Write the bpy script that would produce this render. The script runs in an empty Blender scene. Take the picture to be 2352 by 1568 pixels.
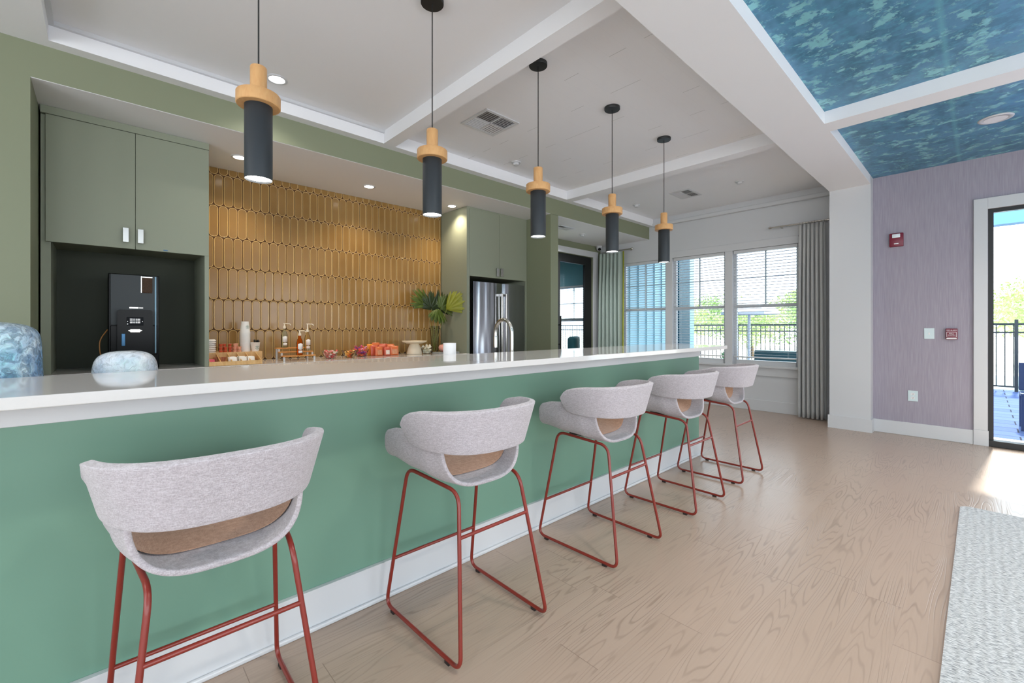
import bpy, bmesh, math, random
from mathutils import Vector, Matrix
random.seed(7)
S = bpy.context.scene
COL = S.collection
PI = math.pi

# ------------------------------------------------------------------ helpers
def lin(c):
    return tuple((x/12.92 if x <= .04045 else ((x+.055)/1.055)**2.4) for x in c)
def rgb(r, g, b):
    return (*lin((r/255, g/255, b/255)), 1)

class MB:
    def __init__(s): s.b = bmesh.new(); s.smooth = False
    def _xf(s, vs, loc=(0,0,0), rot=None):
        M = Matrix.Translation(loc)
        if rot: M = M @ Matrix.Rotation(rot[2],4,'Z') @ Matrix.Rotation(rot[1],4,'Y') @ Matrix.Rotation(rot[0],4,'X')
        bmesh.ops.transform(s.b, matrix=M, verts=vs)
    def box(s, x0, x1, y0, y1, z0, z1, bev=0, seg=2, rot=None, mi=0):
        c = ((x0+x1)/2, (y0+y1)/2, (z0+z1)/2)
        r = bmesh.ops.create_cube(s.b, size=1)
        vs = r['verts']
        bmesh.ops.scale(s.b, vec=(abs(x1-x0), abs(y1-y0), abs(z1-z0)), verts=vs)
        if bev:
            es = list({e for v in vs for e in v.link_edges})
            o = bmesh.ops.bevel(s.b, geom=es, offset=bev, segments=seg, profile=.5, affect='EDGES')
            vs = list({v for f in o['faces'] for v in f.verts} | {v for v in vs if v.is_valid})
        s._xf(vs, c, rot)
        if mi:
            for f in {f for v in vs for f in v.link_faces}: f.material_index = mi
        return s
    def lathe(s, prof, loc=(0,0,0), n=32, rot=None, cap=True, mi=0):
        rings = []
        for r, z in prof:
            if r < 1e-6: rings.append([s.b.verts.new((0,0,z))])
            else: rings.append([s.b.verts.new((r*math.cos(2*PI*i/n), r*math.sin(2*PI*i/n), z)) for i in range(n)])
        fs = []
        for a, b in zip(rings, rings[1:]):
            for i in range(n):
                j = (i+1) % n
                if len(a) == 1 and len(b) == 1: continue
                if len(a) == 1: vv = (a[0], b[j], b[i])
                elif len(b) == 1: vv = (a[i], a[j], b[0])
                else: vv = (a[i], a[j], b[j], b[i])
                fs.append(s.b.faces.new(vv))
        if cap:
            if len(rings[0]) > 1: fs.append(s.b.faces.new(list(reversed(rings[0]))))
            if len(rings[-1]) > 1: fs.append(s.b.faces.new(rings[-1]))
        for f in fs: f.material_index = mi
        s._xf([v for r in rings for v in r], loc, rot)
        return s
    def tube(s, pts, r, n=10, closed=False, cap=True):
        pts = [Vector(p) for p in pts]; N = len(pts)
        rad = r if isinstance(r, (list, tuple)) else [r]*N
        rings = []; up = None
        for i, p in enumerate(pts):
            if closed: t = (pts[(i+1) % N]-pts[i-1])
            else: t = (pts[min(i+1,N-1)]-pts[max(i-1,0)])
            t.normalize()
            if up is None:
                a = Vector((0,0,1)) if abs(t.z) < .9 else Vector((1,0,0))
                up = (a - t*a.dot(t)).normalized()
            else: up = (up - t*up.dot(t)).normalized()
            sd = t.cross(up)
            rings.append([s.b.verts.new(p + (up*math.cos(2*PI*k/n)+sd*math.sin(2*PI*k/n))*rad[i]) for k in range(n)])
        prs = list(zip(rings, rings[1:])) + ([(rings[-1], rings[0])] if closed else [])
        for a, b in prs:
            off = 0
            if closed and a is rings[-1]:
                off = min(range(n), key=lambda o: (a[0].co-b[o].co).length)
            for k in range(n):
                s.b.faces.new((a[k], a[(k+1)%n], b[(k+1+off)%n], b[(k+off)%n]))
        if cap and not closed:
            s.b.faces.new(list(reversed(rings[0]))); s.b.faces.new(rings[-1])
        return s
    def grid(s, P, mi=0):
        V = [[s.b.verts.new(p) for p in row] for row in P]
        for a, b in zip(V, V[1:]):
            for i in range(len(a)-1):
                f = s.b.faces.new((a[i], a[i+1], b[i+1], b[i])); f.material_index = mi
        return s
    def prism(s, poly, axis, a, b, mi=0, bev=0):
        """poly of 2D points; axis 'x','y','z' extruded from a to b"""
        def P(u, v, w):
            return {'x': (w,u,v), 'y': (u,w,v), 'z': (u,v,w)}[axis]
        A = [s.b.verts.new(P(u,v,a)) for u, v in poly]; B = [s.b.verts.new(P(u,v,b)) for u, v in poly]
        fs = [s.b.faces.new(A), s.b.faces.new(list(reversed(B)))]
        for i in range(len(A)):
            j = (i+1) % len(A); fs.append(s.b.faces.new((A[i], B[i], B[j], A[j])))
        for f in fs: f.material_index = mi
        if bev:
            es = list({e for f in fs[:2] for e in f.edges})
            bmesh.ops.bevel(s.b, geom=es, offset=bev, segments=2, profile=.5, affect='EDGES')
        return s
    def out(s, name, mats, parent=None, smooth=False, ang=40, loc=None):
        bmesh.ops.recalc_face_normals(s.b, faces=s.b.faces)
        me = bpy.data.meshes.new(name); s.b.to_mesh(me); s.b.free()
        if not isinstance(mats, (list, tuple)): mats = [mats]
        for m in mats: me.materials.append(m)
        if smooth:
            me.polygons.foreach_set('use_smooth', [True]*len(me.polygons))
            me.set_sharp_from_angle(angle=math.radians(ang))
        o = bpy.data.objects.new(name, me); COL.objects.link(o)
        if parent: o.parent = parent
        if loc: o.location = loc
        return o

def tag(o, label=None, cat=None, group=None, kind=None):
    if label: o['label'] = label
    if cat: o['category'] = cat
    if group: o['group'] = group
    if kind: o['kind'] = kind
    return o
def thing(name, label, cat, loc=(0,0,0), rz=0, group=None):
    o = bpy.data.objects.new(name, None); COL.objects.link(o)
    o.empty_display_size = .05
    o.location = loc; o.rotation_euler = (0,0,rz)
    return tag(o, label, cat, group)
def st(o, label=None): return tag(o, label, None, None, 'structure')
def kids(o): return [c for c in bpy.data.objects if c.parent == o]
def dup(o, loc=None, rz=None, label=None, parent=None):
    c = o.copy(); COL.objects.link(c)
    if parent: c.parent = parent
    if loc is not None: c.location = loc
    if rz is not None: c.rotation_euler[2] = rz
    if label: c['label'] = label
    for k in kids(o): dup(k, parent=c)
    return c
def mod(o, typ, **kw):
    m = o.modifiers.new(typ.lower(), typ)
    for k, v in kw.items(): setattr(m, k, v)
    return m
def rounded(pts, r, n=6, closed=True):
    pts = [Vector(p) for p in pts]; N = len(pts); out = []
    for i, p in enumerate(pts):
        if not closed and i in (0, N-1): out.append(p); continue
        a = (pts[i-1]-p); b = (pts[(i+1) % N]-p)
        rr = r[i] if isinstance(r, (list, tuple)) else r
        A = p + a.normalized()*rr; B = p + b.normalized()*rr
        for k in range(n+1):
            t = k/n; out.append(A*(1-t)**2 + p*2*t*(1-t) + B*t*t)
    return out
def rrect(x0, x1, y0, y1, r, n=5):
    o = []
    for cx, cy, a0 in ((x1-r,y1-r,0),(x0+r,y1-r,90),(x0+r,y0+r,180),(x1-r,y0+r,270)):
        for k in range(n+1):
            a = math.radians(a0+90*k/n); o.append((cx+r*math.cos(a), cy+r*math.sin(a)))
    return o

# ------------------------------------------------------------------ materials
def nodes(name):
    m = bpy.data.materials.new(name); m.use_nodes = True
    nt = m.node_tree; b = nt.nodes['Principled BSDF']
    return m, nt, b
def N(nt, t, **kw):
    n = nt.nodes.new(t)
    for k, v in kw.items():
        if k == 'inp':
            for a, c in v.items(): n.inputs[a].default_value = c
        else: setattr(n, k, v)
    return n
def pm(name, c, rough=.5, metal=0, spec=None, emit=None, es=0, trans=0, ior=None, coat=0, bump=None, var=None, sheen=0):
    m, nt, b = nodes(name)
    b.inputs['Base Color'].default_value = c
    b.inputs['Roughness'].default_value = rough
    b.inputs['Metallic'].default_value = metal
    if spec is not None: b.inputs['Specular IOR Level'].default_value = spec
    if emit: b.inputs['Emission Color'].default_value = emit; b.inputs['Emission Strength'].default_value = es
    if trans: b.inputs['Transmission Weight'].default_value = trans
    if ior: b.inputs['IOR'].default_value = ior
    if coat: b.inputs['Coat Weight'].default_value = coat; b.inputs['Coat Roughness'].default_value = .05
    if sheen: b.inputs['Sheen Weight'].default_value = sheen
    tc = N(nt, 'ShaderNodeTexCoord')
    if bump:
        sc, st_, dist = bump
        n = N(nt, 'ShaderNodeTexNoise', inp={'Scale': sc, 'Detail': 4})
        nt.links.new(tc.outputs['Object'], n.inputs['Vector'])
        bp = N(nt, 'ShaderNodeBump', inp={'Strength': st_, 'Distance': dist})
        nt.links.new(n.outputs['Fac'], bp.inputs['Height']); nt.links.new(bp.outputs['Normal'], b.inputs['Normal'])
    if var:
        sc, amt = var
        n = N(nt, 'ShaderNodeTexNoise', inp={'Scale': sc, 'Detail': 3})
        nt.links.new(tc.outputs['Object'], n.inputs['Vector'])
        mr = N(nt, 'ShaderNodeMapRange', inp={'To Min': 1-amt, 'To Max': 1+amt})
        nt.links.new(n.outputs['Fac'], mr.inputs['Value'])
        mx = N(nt, 'ShaderNodeVectorMath', operation='SCALE'); mx.inputs[0].default_value = c[:3]
        nt.links.new(mr.outputs[0], mx.inputs['Scale']); nt.links.new(mx.outputs[0], b.inputs['Base Color'])
    return m

M = {}
M['white'] = pm('white_paint', rgb(203,205,208), .6, bump=(60,.03,.002))
M['ceil'] = pm('white_ceiling_paint', rgb(233,234,237), .6, bump=(60,.03,.002))
M['trim'] = pm('white_trim', rgb(203,205,208), .35)
M['cream'] = pm('white_passage', rgb(230,231,233), .6)
M['green'] = pm('olive_green_wall', rgb(128,134,109), .55, bump=(80,.04,.002))
M['greencab'] = pm('sage_cabinet', rgb(142,148,130), .45, spec=.35)
M['recess'] = pm('shaded_recess_green', rgb(46,52,34), .6)  # unlit recess: its shade is put into the panel colour
M['bar'] = pm('teal_green_panel', rgb(109,146,128), .45, spec=.4)
M['slab'] = pm('white_quartz', rgb(212,209,207), .06, spec=.6, var=(90,.02))
M['black'] = pm('black_metal', rgb(28,29,30), .45)
M['pend'] = pm('charcoal_shade', rgb(42,48,53), .5, spec=.5)
M['inside'] = pm('lamp_white', (1,1,1,1), .5, emit=(1,.97,.92,1), es=9)
M['inwarm'] = pm('downlight_glow', (1,1,1,1), .5, emit=(1,.9,.75,1), es=14)
M['oak'] = None
M['red'] = pm('rust_red_steel', rgb(124,37,26), .33, spec=.5, coat=.15)
M['rubber'] = pm('black_rubber', rgb(40,28,26), .7)
M['silver'] = pm('brushed_nickel', rgb(205,203,198), .22, metal=1)
M['glass'] = None
M['purple_base'] = None

def wood(name, c1, c2, sc=6):
    m, nt, b = nodes(name)
    tc = N(nt,'ShaderNodeTexCoord'); mp = N(nt,'ShaderNodeMapping'); mp.inputs['Scale'].default_value = (sc, sc, sc*.35)
    n = N(nt,'ShaderNodeTexNoise', inp={'Scale': 9,'Detail':5,'Distortion':.6}); r = N(nt,'ShaderNodeValToRGB')
    r.color_ramp.elements[0].position=.35; r.color_ramp.elements[1].position=.65
    r.color_ramp.elements[0].color=c1; r.color_ramp.elements[1].color=c2
    nt.links.new(tc.outputs['Object'],mp.inputs[0]); nt.links.new(mp.outputs[0],n.inputs['Vector'])
    nt.links.new(n.outputs['Fac'],r.inputs[0]); nt.links.new(r.outputs[0],b.inputs['Base Color'])
    b.inputs['Roughness'].default_value=.45
    return m
M['oak'] = wood('pale_oak', rgb(206,156,102), rgb(214,168,114))
M['bamboo'] = wood('bamboo', rgb(214,168,108), rgb(228,190,132), 4)
M['rackwood'] = wood('orange_wood', rgb(196,128,62), rgb(215,150,80), 5)

def glass(name, tint=(1,1,1,1), refl=.5):
    m, nt, b = nodes(name); nt.nodes.remove(b)
    out = nt.nodes['Material Output']
    t = N(nt,'ShaderNodeBsdfTransparent'); t.inputs[0].default_value = tint
    g = N(nt,'ShaderNodeBsdfGlossy', inp={'Roughness': .02})
    f = N(nt,'ShaderNodeLayerWeight', inp={'Blend': .12}); mu = N(nt,'ShaderNodeMath', operation='MULTIPLY'); mu.inputs[1].default_value = refl
    mx = N(nt,'ShaderNodeMixShader')
    nt.links.new(f.outputs['Fresnel'], mu.inputs[0]); nt.links.new(mu.outputs[0], mx.inputs[0])
    nt.links.new(t.outputs[0], mx.inputs[1]); nt.links.new(g.outputs[0], mx.inputs[2]); nt.links.new(mx.outputs[0], out.inputs[0])
    return m
M['glass'] = glass('window_glass', (.96,.99,1,1), .8)
M['bowl'] = glass('bowl_glass', (.95,.96,.95,1), .6)
M['vase'] = glass('vase_glass', (.86,.9,.88,1), 1.6)

# floor : planks along X with darker cathedral grain
def floor_mat():
    m, nt, b = nodes('plank_floor'); L = nt.links.new
    tc = N(nt,'ShaderNodeTexCoord')
    PW, PL = .178, 1.22
    sep = N(nt,'ShaderNodeSeparateXYZ'); L(tc.outputs['Object'], sep.inputs[0])
    def math_(op, a, c=None):
        n = N(nt,'ShaderNodeMath', operation=op)
        for i, v in enumerate((a, c)):
            if v is None: continue
            if isinstance(v,(int,float)): n.inputs[i].default_value = v
            else: L(v, n.inputs[i])
        return n.outputs[0]
    yy = math_('SUBTRACT', sep.outputs['Y'], .592-PW*4)
    row = math_('FLOOR', math_('DIVIDE', yy, PW))
    fy = math_('FRACT', math_('DIVIDE', yy, PW))
    wn = N(nt,'ShaderNodeTexWhiteNoise', noise_dimensions='1D'); L(row, wn.inputs['W'])
    xo = math_('ADD', math_('DIVIDE', sep.outputs['X'], PL), math_('MULTIPLY', wn.outputs['Value'], 1.0))
    pid = math_('FLOOR', xo); fx = math_('FRACT', xo)
    cmb = N(nt,'ShaderNodeCombineXYZ'); L(row, cmb.inputs[0]); L(pid, cmb.inputs[1])
    wn2 = N(nt,'ShaderNodeTexWhiteNoise', noise_dimensions='3D'); L(cmb.outputs[0], wn2.inputs['Vector'])
    # grain : rings of an ellipsoid-ish field, elongated along X, distorted
    lx = math_('MULTIPLY', math_('SUBTRACT', fx, .5), PL)
    ly = math_('MULTIPLY', math_('SUBTRACT', fy, .5), PW)
    jit = N(nt,'ShaderNodeSeparateColor'); L(wn2.outputs['Color'], jit.inputs[0])
    gx = math_('MULTIPLY', lx, .075); gy = math_('ADD', ly, math_('MULTIPLY', math_('SUBTRACT', jit.outputs[0], .5), .10))
    gc = N(nt,'ShaderNodeCombineXYZ'); L(gx, gc.inputs[0]); L(gy, gc.inputs[1]); L(math_('MULTIPLY', jit.outputs[1], 7), gc.inputs[2])
    nz = N(nt,'ShaderNodeTexNoise', inp={'Scale': 11,'Detail':1.0,'Roughness':.4}); L(gc.outputs[0], nz.inputs['Vector'])
    nz2 = N(nt,'ShaderNodeTexNoise', inp={'Scale': 45,'Detail':1.5}); L(gc.outputs[0], nz2.inputs['Vector'])
    h = math_('ADD', math_('MULTIPLY', nz.outputs['Fac'], 17.0), math_('MULTIPLY', nz2.outputs['Fac'], .5))
    tri = math_('ABSOLUTE', math_('SUBTRACT', math_('FRACT', h), .5))
    ln = N(nt,'ShaderNodeMapRange', interpolation_type='SMOOTHSTEP', inp={'From Min': .30,'From Max': .5,'To Min': 0,'To Max': 1}); L(tri, ln.inputs['Value'])
    # only part of the surface shows strong lines
    big = N(nt,'ShaderNodeTexNoise', inp={'Scale': 1.3,'Detail':2.0}); L(tc.outputs['Object'], big.inputs['Vector'])
    bm = N(nt,'ShaderNodeMapRange', inp={'From Min': .40,'From Max': .6,'To Min': .2,'To Max': 1.0}); L(big.outputs['Fac'], bm.inputs['Value'])
    amt = math_('MULTIPLY', ln.outputs[0], bm.outputs[0])
    fs = N(nt,'ShaderNodeMapping'); fs.inputs['Scale'].default_value = (4, 130, 1); L(tc.outputs['Object'], fs.inputs[0])
    fn = N(nt,'ShaderNodeTexNoise', inp={'Scale': 1.0,'Detail':4.0}); L(fs.outputs[0], fn.inputs['Vector'])
    base = N(nt,'ShaderNodeMix', data_type='RGBA'); base.inputs['A'].default_value = rgb(164,143,127); base.inputs['B'].default_value = rgb(177,156,141)
    L(math_('ADD', math_('MULTIPLY', fn.outputs['Fac'], .7), math_('MULTIPLY', jit.outputs[2], .3)), base.inputs['Factor'])
    gr = N(nt,'ShaderNodeMix', data_type='RGBA'); gr.inputs['B'].default_value = rgb(136,117,103)
    L(base.outputs['Result'], gr.inputs['A']); L(math_('MULTIPLY', amt, .66), gr.inputs['Factor'])
    # seams
    ex = math_('MULTIPLY', math_('MINIMUM', fx, math_('SUBTRACT', 1.0, fx)), PL)
    ey = math_('MULTIPLY', math_('MINIMUM', fy, math_('SUBTRACT', 1.0, fy)), PW)
    sx = math_('LESS_THAN', ex, .0014); sy = math_('MULTIPLY', math_('LESS_THAN', ey, .0009), .3)
    sm = math_('MAXIMUM', sx, sy)
    se = N(nt,'ShaderNodeMix', data_type='RGBA'); se.inputs['B'].default_value = rgb(120,100,88)
    L(gr.outputs['Result'], se.inputs['A']); L(math_('MULTIPLY', sm, .7), se.inputs['Factor'])
    L(se.outputs['Result'], b.inputs['Base Color'])
    b.inputs['Roughness'].default_value = .28
    b.inputs['Specular IOR Level'].default_value = .5
    bp = N(nt,'ShaderNodeBump', inp={'Strength': .25,'Distance': .0015}); L(math_('SUBTRACT', 1.0, math_('ADD', amt, sm)), bp.inputs['Height']); L(bp.outputs['Normal'], b.inputs['Normal'])
    return m
M['floor'] = floor_mat()

def stripe_wall():
    m, nt, b = nodes('purple_grasscloth'); L = nt.links.new
    tc = N(nt,'ShaderNodeTexCoord'); mp = N(nt,'ShaderNodeMapping'); mp.inputs['Scale'].default_value = (1, 110, 5); L(tc.outputs['Object'], mp.inputs[0])
    n = N(nt,'ShaderNodeTexNoise', inp={'Scale': 1,'Detail':3}); L(mp.outputs[0], n.inputs['Vector'])
    mp2 = N(nt,'ShaderNodeMapping'); mp2.inputs['Scale'].default_value = (1, 320, 6); L(tc.outputs['Object'], mp2.inputs[0])
    n2 = N(nt,'ShaderNodeTexNoise', inp={'Scale': 1,'Detail':2}); L(mp2.outputs[0], n2.inputs['Vector'])
    a = N(nt,'ShaderNodeMath', operation='MULTIPLY'); L(n.outputs['Fac'], a.inputs[0]); L(n2.outputs['Fac'], a.inputs[1])
    r = N(nt,'ShaderNodeValToRGB'); r.color_ramp.elements[0].position=.1; r.color_ramp.elements[1].position=.38
    r.color_ramp.elements[0].color=rgb(148,141,155); r.color_ramp.elements[1].color=rgb(163,157,169)
    L(a.outputs[0], r.inputs[0]); L(r.outputs[0], b.inputs['Base Color']); b.inputs['Roughness'].default_value=.6
    bp = N(nt,'ShaderNodeBump', inp={'Strength': .3,'Distance': .002}); L(n2.outputs['Fac'], bp.inputs['Height']); L(bp.outputs['Normal'], b.inputs['Normal'])
    return m
M['purple'] = stripe_wall()

def blue_ceiling():
    m, nt, b = nodes('blue_brushed_wallpaper'); L = nt.links.new
    tc = N(nt,'ShaderNodeTexCoord')
    def layer(scale, det, dist, seed):
        mp = N(nt,'ShaderNodeMapping'); mp.inputs['Scale'].default_value = scale; mp.inputs['Location'].default_value = (seed, seed*2.3, 0)
        L(tc.outputs['Object'], mp.inputs[0])
        n = N(nt,'ShaderNodeTexNoise', inp={'Scale': 1,'Detail':det,'Roughness':.74,'Distortion':dist}); L(mp.outputs[0], n.inputs['Vector']); return n.outputs['Fac']
    def ramp(v, p0, p1):
        r = N(nt,'ShaderNodeMapRange', interpolation_type='SMOOTHSTEP', inp={'From Min': p0,'From Max': p1}); L(v, r.inputs['Value']); return r.outputs[0]
    a = ramp(layer((7.5,6.0,1),12,.0,1), .535,.562)
    c = ramp(layer((20,11,1),8,.0,4), .50,.58)
    d = ramp(layer((3,5,1),3,.0,9), .35,.6)
    m1 = N(nt,'ShaderNodeMix', data_type='RGBA'); m1.inputs['A'].default_value=rgb(62,118,146); m1.inputs['B'].default_value=rgb(86,142,176); L(d, m1.inputs['Factor'])
    m2 = N(nt,'ShaderNodeMix', data_type='RGBA'); m2.inputs['B'].default_value=rgb(88,162,188); L(m1.outputs['Result'], m2.inputs['A'])
    mu = N(nt,'ShaderNodeMath', operation='MULTIPLY'); mu.inputs[1].default_value=.5; L(c, mu.inputs[0]); L(mu.outputs[0], m2.inputs['Factor'])
    m3 = N(nt,'ShaderNodeMix', data_type='RGBA'); m3.inputs['B'].default_value=rgb(138,204,212); L(m2.outputs['Result'], m3.inputs['A'])
    mu2 = N(nt,'ShaderNodeMath', operation='MULTIPLY'); mu2.inputs[1].default_value=.85; L(a, mu2.inputs[0]); L(mu2.outputs[0], m3.inputs['Factor'])
    # paper seam, its sheen painted as a lighter strip, running along X at y = .16
    sep = N(nt,'ShaderNodeSeparateXYZ'); L(tc.outputs['Object'], sep.inputs[0])
    s1 = N(nt,'ShaderNodeMath', operation='SUBTRACT'); s1.inputs[1].default_value=.158; L(sep.outputs['Y'], s1.inputs[0])
    s2 = N(nt,'ShaderNodeMath', operation='ABSOLUTE'); L(s1.outputs[0], s2.inputs[0])
    s3 = N(nt,'ShaderNodeMapRange', inp={'From Min': .002,'From Max': .022,'To Min': .5,'To Max': 0}); L(s2.outputs[0], s3.inputs['Value'])
    m4 = N(nt,'ShaderNodeMix', data_type='RGBA'); m4.inputs['B'].default_value=rgb(112,186,198); L(m3.outputs['Result'], m4.inputs['A']); L(s3.outputs[0], m4.inputs['Factor'])
    L(m4.outputs['Result'], b.inputs['Base Color'])
    b.inputs['Metallic'].default_value=.15
    r = N(nt,'ShaderNodeMapRange', inp={'To Min': .36,'To Max': .25}); L(a, r.inputs['Value']); L(r.outputs[0], b.inputs['Roughness'])
    bp = N(nt,'ShaderNodeBump', inp={'Strength': .5,'Distance': .003}); L(a, bp.inputs['Height']); L(bp.outputs['Normal'], b.inputs['Normal'])
    return m
M['blue'] = blue_ceiling()

def plank_ceiling():
    m, nt, b = nodes('white_planked_ceiling'); L = nt.links.new
    tc = N(nt,'ShaderNodeTexCoord'); sep = N(nt,'ShaderNodeSeparateXYZ'); L(tc.outputs['Object'], sep.inputs[0])
    def mt(op, a, c=None):
        n = N(nt,'ShaderNodeMath', operation=op)
        for i, v in enumerate((a, c)):
            if v is None: continue
            if isinstance(v,(int,float)): n.inputs[i].default_value = v
            else: L(v, n.inputs[i])
        return n.outputs[0]
    ry = mt('DIVIDE', mt('SUBTRACT', sep.outputs['Y'], 1.513), .1365)
    wn = N(nt,'ShaderNodeTexWhiteNoise', noise_dimensions='1D'); L(mt('FLOOR', ry), wn.inputs['W'])
    off = mt('DIVIDE', mt('FLOOR', mt('MULTIPLY', wn.outputs['Value'], 3.0)), 3.0)
    fx = mt('FRACT', mt('ADD', mt('DIVIDE', mt('SUBTRACT', sep.outputs['X'], 2.608), 1.25), off))
    jx = mt('LESS_THAN', mt('MINIMUM', fx, mt('SUBTRACT', 1.0, fx)), .0016)
    fy = mt('FRACT', ry); jy = mt('MULTIPLY', mt('LESS_THAN', mt('MINIMUM', fy, mt('SUBTRACT', 1.0, fy)), .008), .10)
    f = mt('MULTIPLY', mt('MAXIMUM', jx, jy), .55)
    mx = N(nt,'ShaderNodeMix', data_type='RGBA'); mx.inputs['A'].default_value=rgb(233,234,237); mx.inputs['B'].default_value=rgb(130,130,130)
    L(f, mx.inputs['Factor']); L(mx.outputs['Result'], b.inputs['Base Color'])
    b.inputs['Roughness'].default_value=.55
    return m
M['plank'] = plank_ceiling()

def fabric(name, c1, c2, sc=260):
    m, nt, b = nodes(name); L = nt.links.new
    tc = N(nt,'ShaderNodeTexCoord')
    w1 = N(nt,'ShaderNodeTexWave', wave_type='BANDS', bands_direction='X', inp={'Scale': sc*.32,'Distortion': 1.2,'Detail':1,'Detail Scale':2})
    w2 = N(nt,'ShaderNodeTexWave', wave_type='BANDS', bands_direction='Z', inp={'Scale': sc*.32,'Distortion': 1.2,'Detail':1,'Detail Scale':2})
    nz = N(nt,'ShaderNodeTexNoise', inp={'Scale': sc*.7,'Detail':2}); 
    mp = N(nt,'ShaderNodeMapping'); mp.inputs['Scale'].default_value=(70,70,330); L(tc.outputs['Object'], mp.inputs[0])
    nz2 = N(nt,'ShaderNodeTexNoise', inp={'Scale': 1,'Detail':3}); L(mp.outputs[0], nz2.inputs['Vector'])
    for n in (w1, w2, nz): L(tc.outputs['Object'], n.inputs['Vector'])
    mul = N(nt,'ShaderNodeMath', operation='MULTIPLY'); L(w1.outputs['Fac'], mul.inputs[0]); L(w2.outputs['Fac'], mul.inputs[1])
    ad = N(nt,'ShaderNodeMath', operation='ADD'); L(nz.outputs['Fac'], ad.inputs[0]); L(nz2.outputs['Fac'], ad.inputs[1])
    r = N(nt,'ShaderNodeMapRange', inp={'From Min': .75,'From Max': 1.25}); L(ad.outputs[0], r.inputs['Value'])
    mx = N(nt,'ShaderNodeMix', data_type='RGBA'); mx.inputs['A'].default_value=c1; mx.inputs['B'].default_value=c2; L(r.outputs[0], mx.inputs['Factor'])
    L(mx.outputs['Result'], b.inputs['Base Color']); b.inputs['Roughness'].default_value=.9; b.inputs['Specular IOR Level'].default_value=.15
    b.inputs['Sheen Weight'].default_value=.25
    bp = N(nt,'ShaderNodeBump', inp={'Strength': .35,'Distance': .0012}); L(mul.outputs[0], bp.inputs['Height']); L(bp.outputs['Normal'], b.inputs['Normal'])
    return m
M['fabric'] = fabric('woven_grey_fabric', rgb(164,156,160), rgb(194,188,193), 420)
M['warm_bleed'] = fabric('warm_bleed_fabric', rgb(166,128,106), rgb(192,154,130), 420)  # warm colour bleed inside the seats, put into a tan fabric colour
M['curtain'] = fabric('grey_curtain', rgb(176,177,177), rgb(190,191,190), 300)
M['curtain2'] = fabric('grey_green_curtain', rgb(168,184,176), rgb(184,198,190), 300)
M['lime'] = pm('lime_edge', rgb(176,178,60), .8)

def rug_mat():
    m, nt, b = nodes('braided_grey_rug'); L = nt.links.new
    tc = N(nt,'ShaderNodeTexCoord'); mp = N(nt,'ShaderNodeMapping'); mp.inputs['Scale'].default_value=(150,52,1); mp.inputs['Rotation'].default_value=(0,0,.5)
    L(tc.outputs['Object'], mp.inputs[0])
    n = N(nt,'ShaderNodeTexNoise', inp={'Scale': 1,'Detail':2.5,'Roughness':.6}); L(mp.outputs[0], n.inputs['Vector'])
    w = N(nt,'ShaderNodeTexWave', wave_type='BANDS', bands_direction='Y', inp={'Scale': 9,'Distortion': 1.5,'Detail':2,'Detail Scale':3}); L(tc.outputs['Object'], w.inputs['Vector'])
    r = N(nt,'ShaderNodeValToRGB'); r.color_ramp.elements[0].position=.34; r.color_ramp.elements[1].position=.66
    r.color_ramp.elements[0].color=rgb(128,130,134); r.color_ramp.elements[1].color=rgb(206,207,208)
    e = r.color_ramp.elements.new(.5); e.color=rgb(178,180,182)
    L(n.outputs['Fac'], r.inputs[0]); L(r.outputs[0], b.inputs['Base Color']); b.inputs['Roughness'].default_value=.95
    ad = N(nt,'ShaderNodeMath', operation='ADD'); L(n.outputs['Fac'], ad.inputs[0]); wm = N(nt,'ShaderNodeMath', operation='MULTIPLY'); wm.inputs[1].default_value=.25; L(w.outputs['Fac'], wm.inputs[0]); L(wm.outputs[0], ad.inputs[1])
    bp = N(nt,'ShaderNodeBump', inp={'Strength': .8,'Distance': .006}); L(ad.outputs[0], bp.inputs['Height']); L(bp.outputs['Normal'], b.inputs['Normal'])
    return m
M['rug'] = rug_mat()

def tile_mat():
    m, nt, b = nodes('glazed_ochre_tile'); L = nt.links.new
    tc = N(nt,'ShaderNodeTexCoord'); n = N(nt,'ShaderNodeTexNoise', inp={'Scale': 2.2,'Detail':2}); L(tc.outputs['Object'], n.inputs['Vector'])
    r = N(nt,'ShaderNodeValToRGB'); r.color_ramp.elements[0].position=.3; r.color_ramp.elements[1].position=.7
    r.color_ramp.elements[0].color=rgb(140,106,56); r.color_ramp.elements[1].color=rgb(156,122,72)
    L(n.outputs['Fac'], r.inputs[0]); L(r.outputs[0], b.inputs['Base Color'])
    b.inputs['Roughness'].default_value=.20; b.inputs['Specular IOR Level'].default_value=.4
    return m
M['tile'] = tile_mat()
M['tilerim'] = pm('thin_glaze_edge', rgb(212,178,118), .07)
M['grout'] = pm('brown_grout', rgb(92,60,28), .8)

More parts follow.
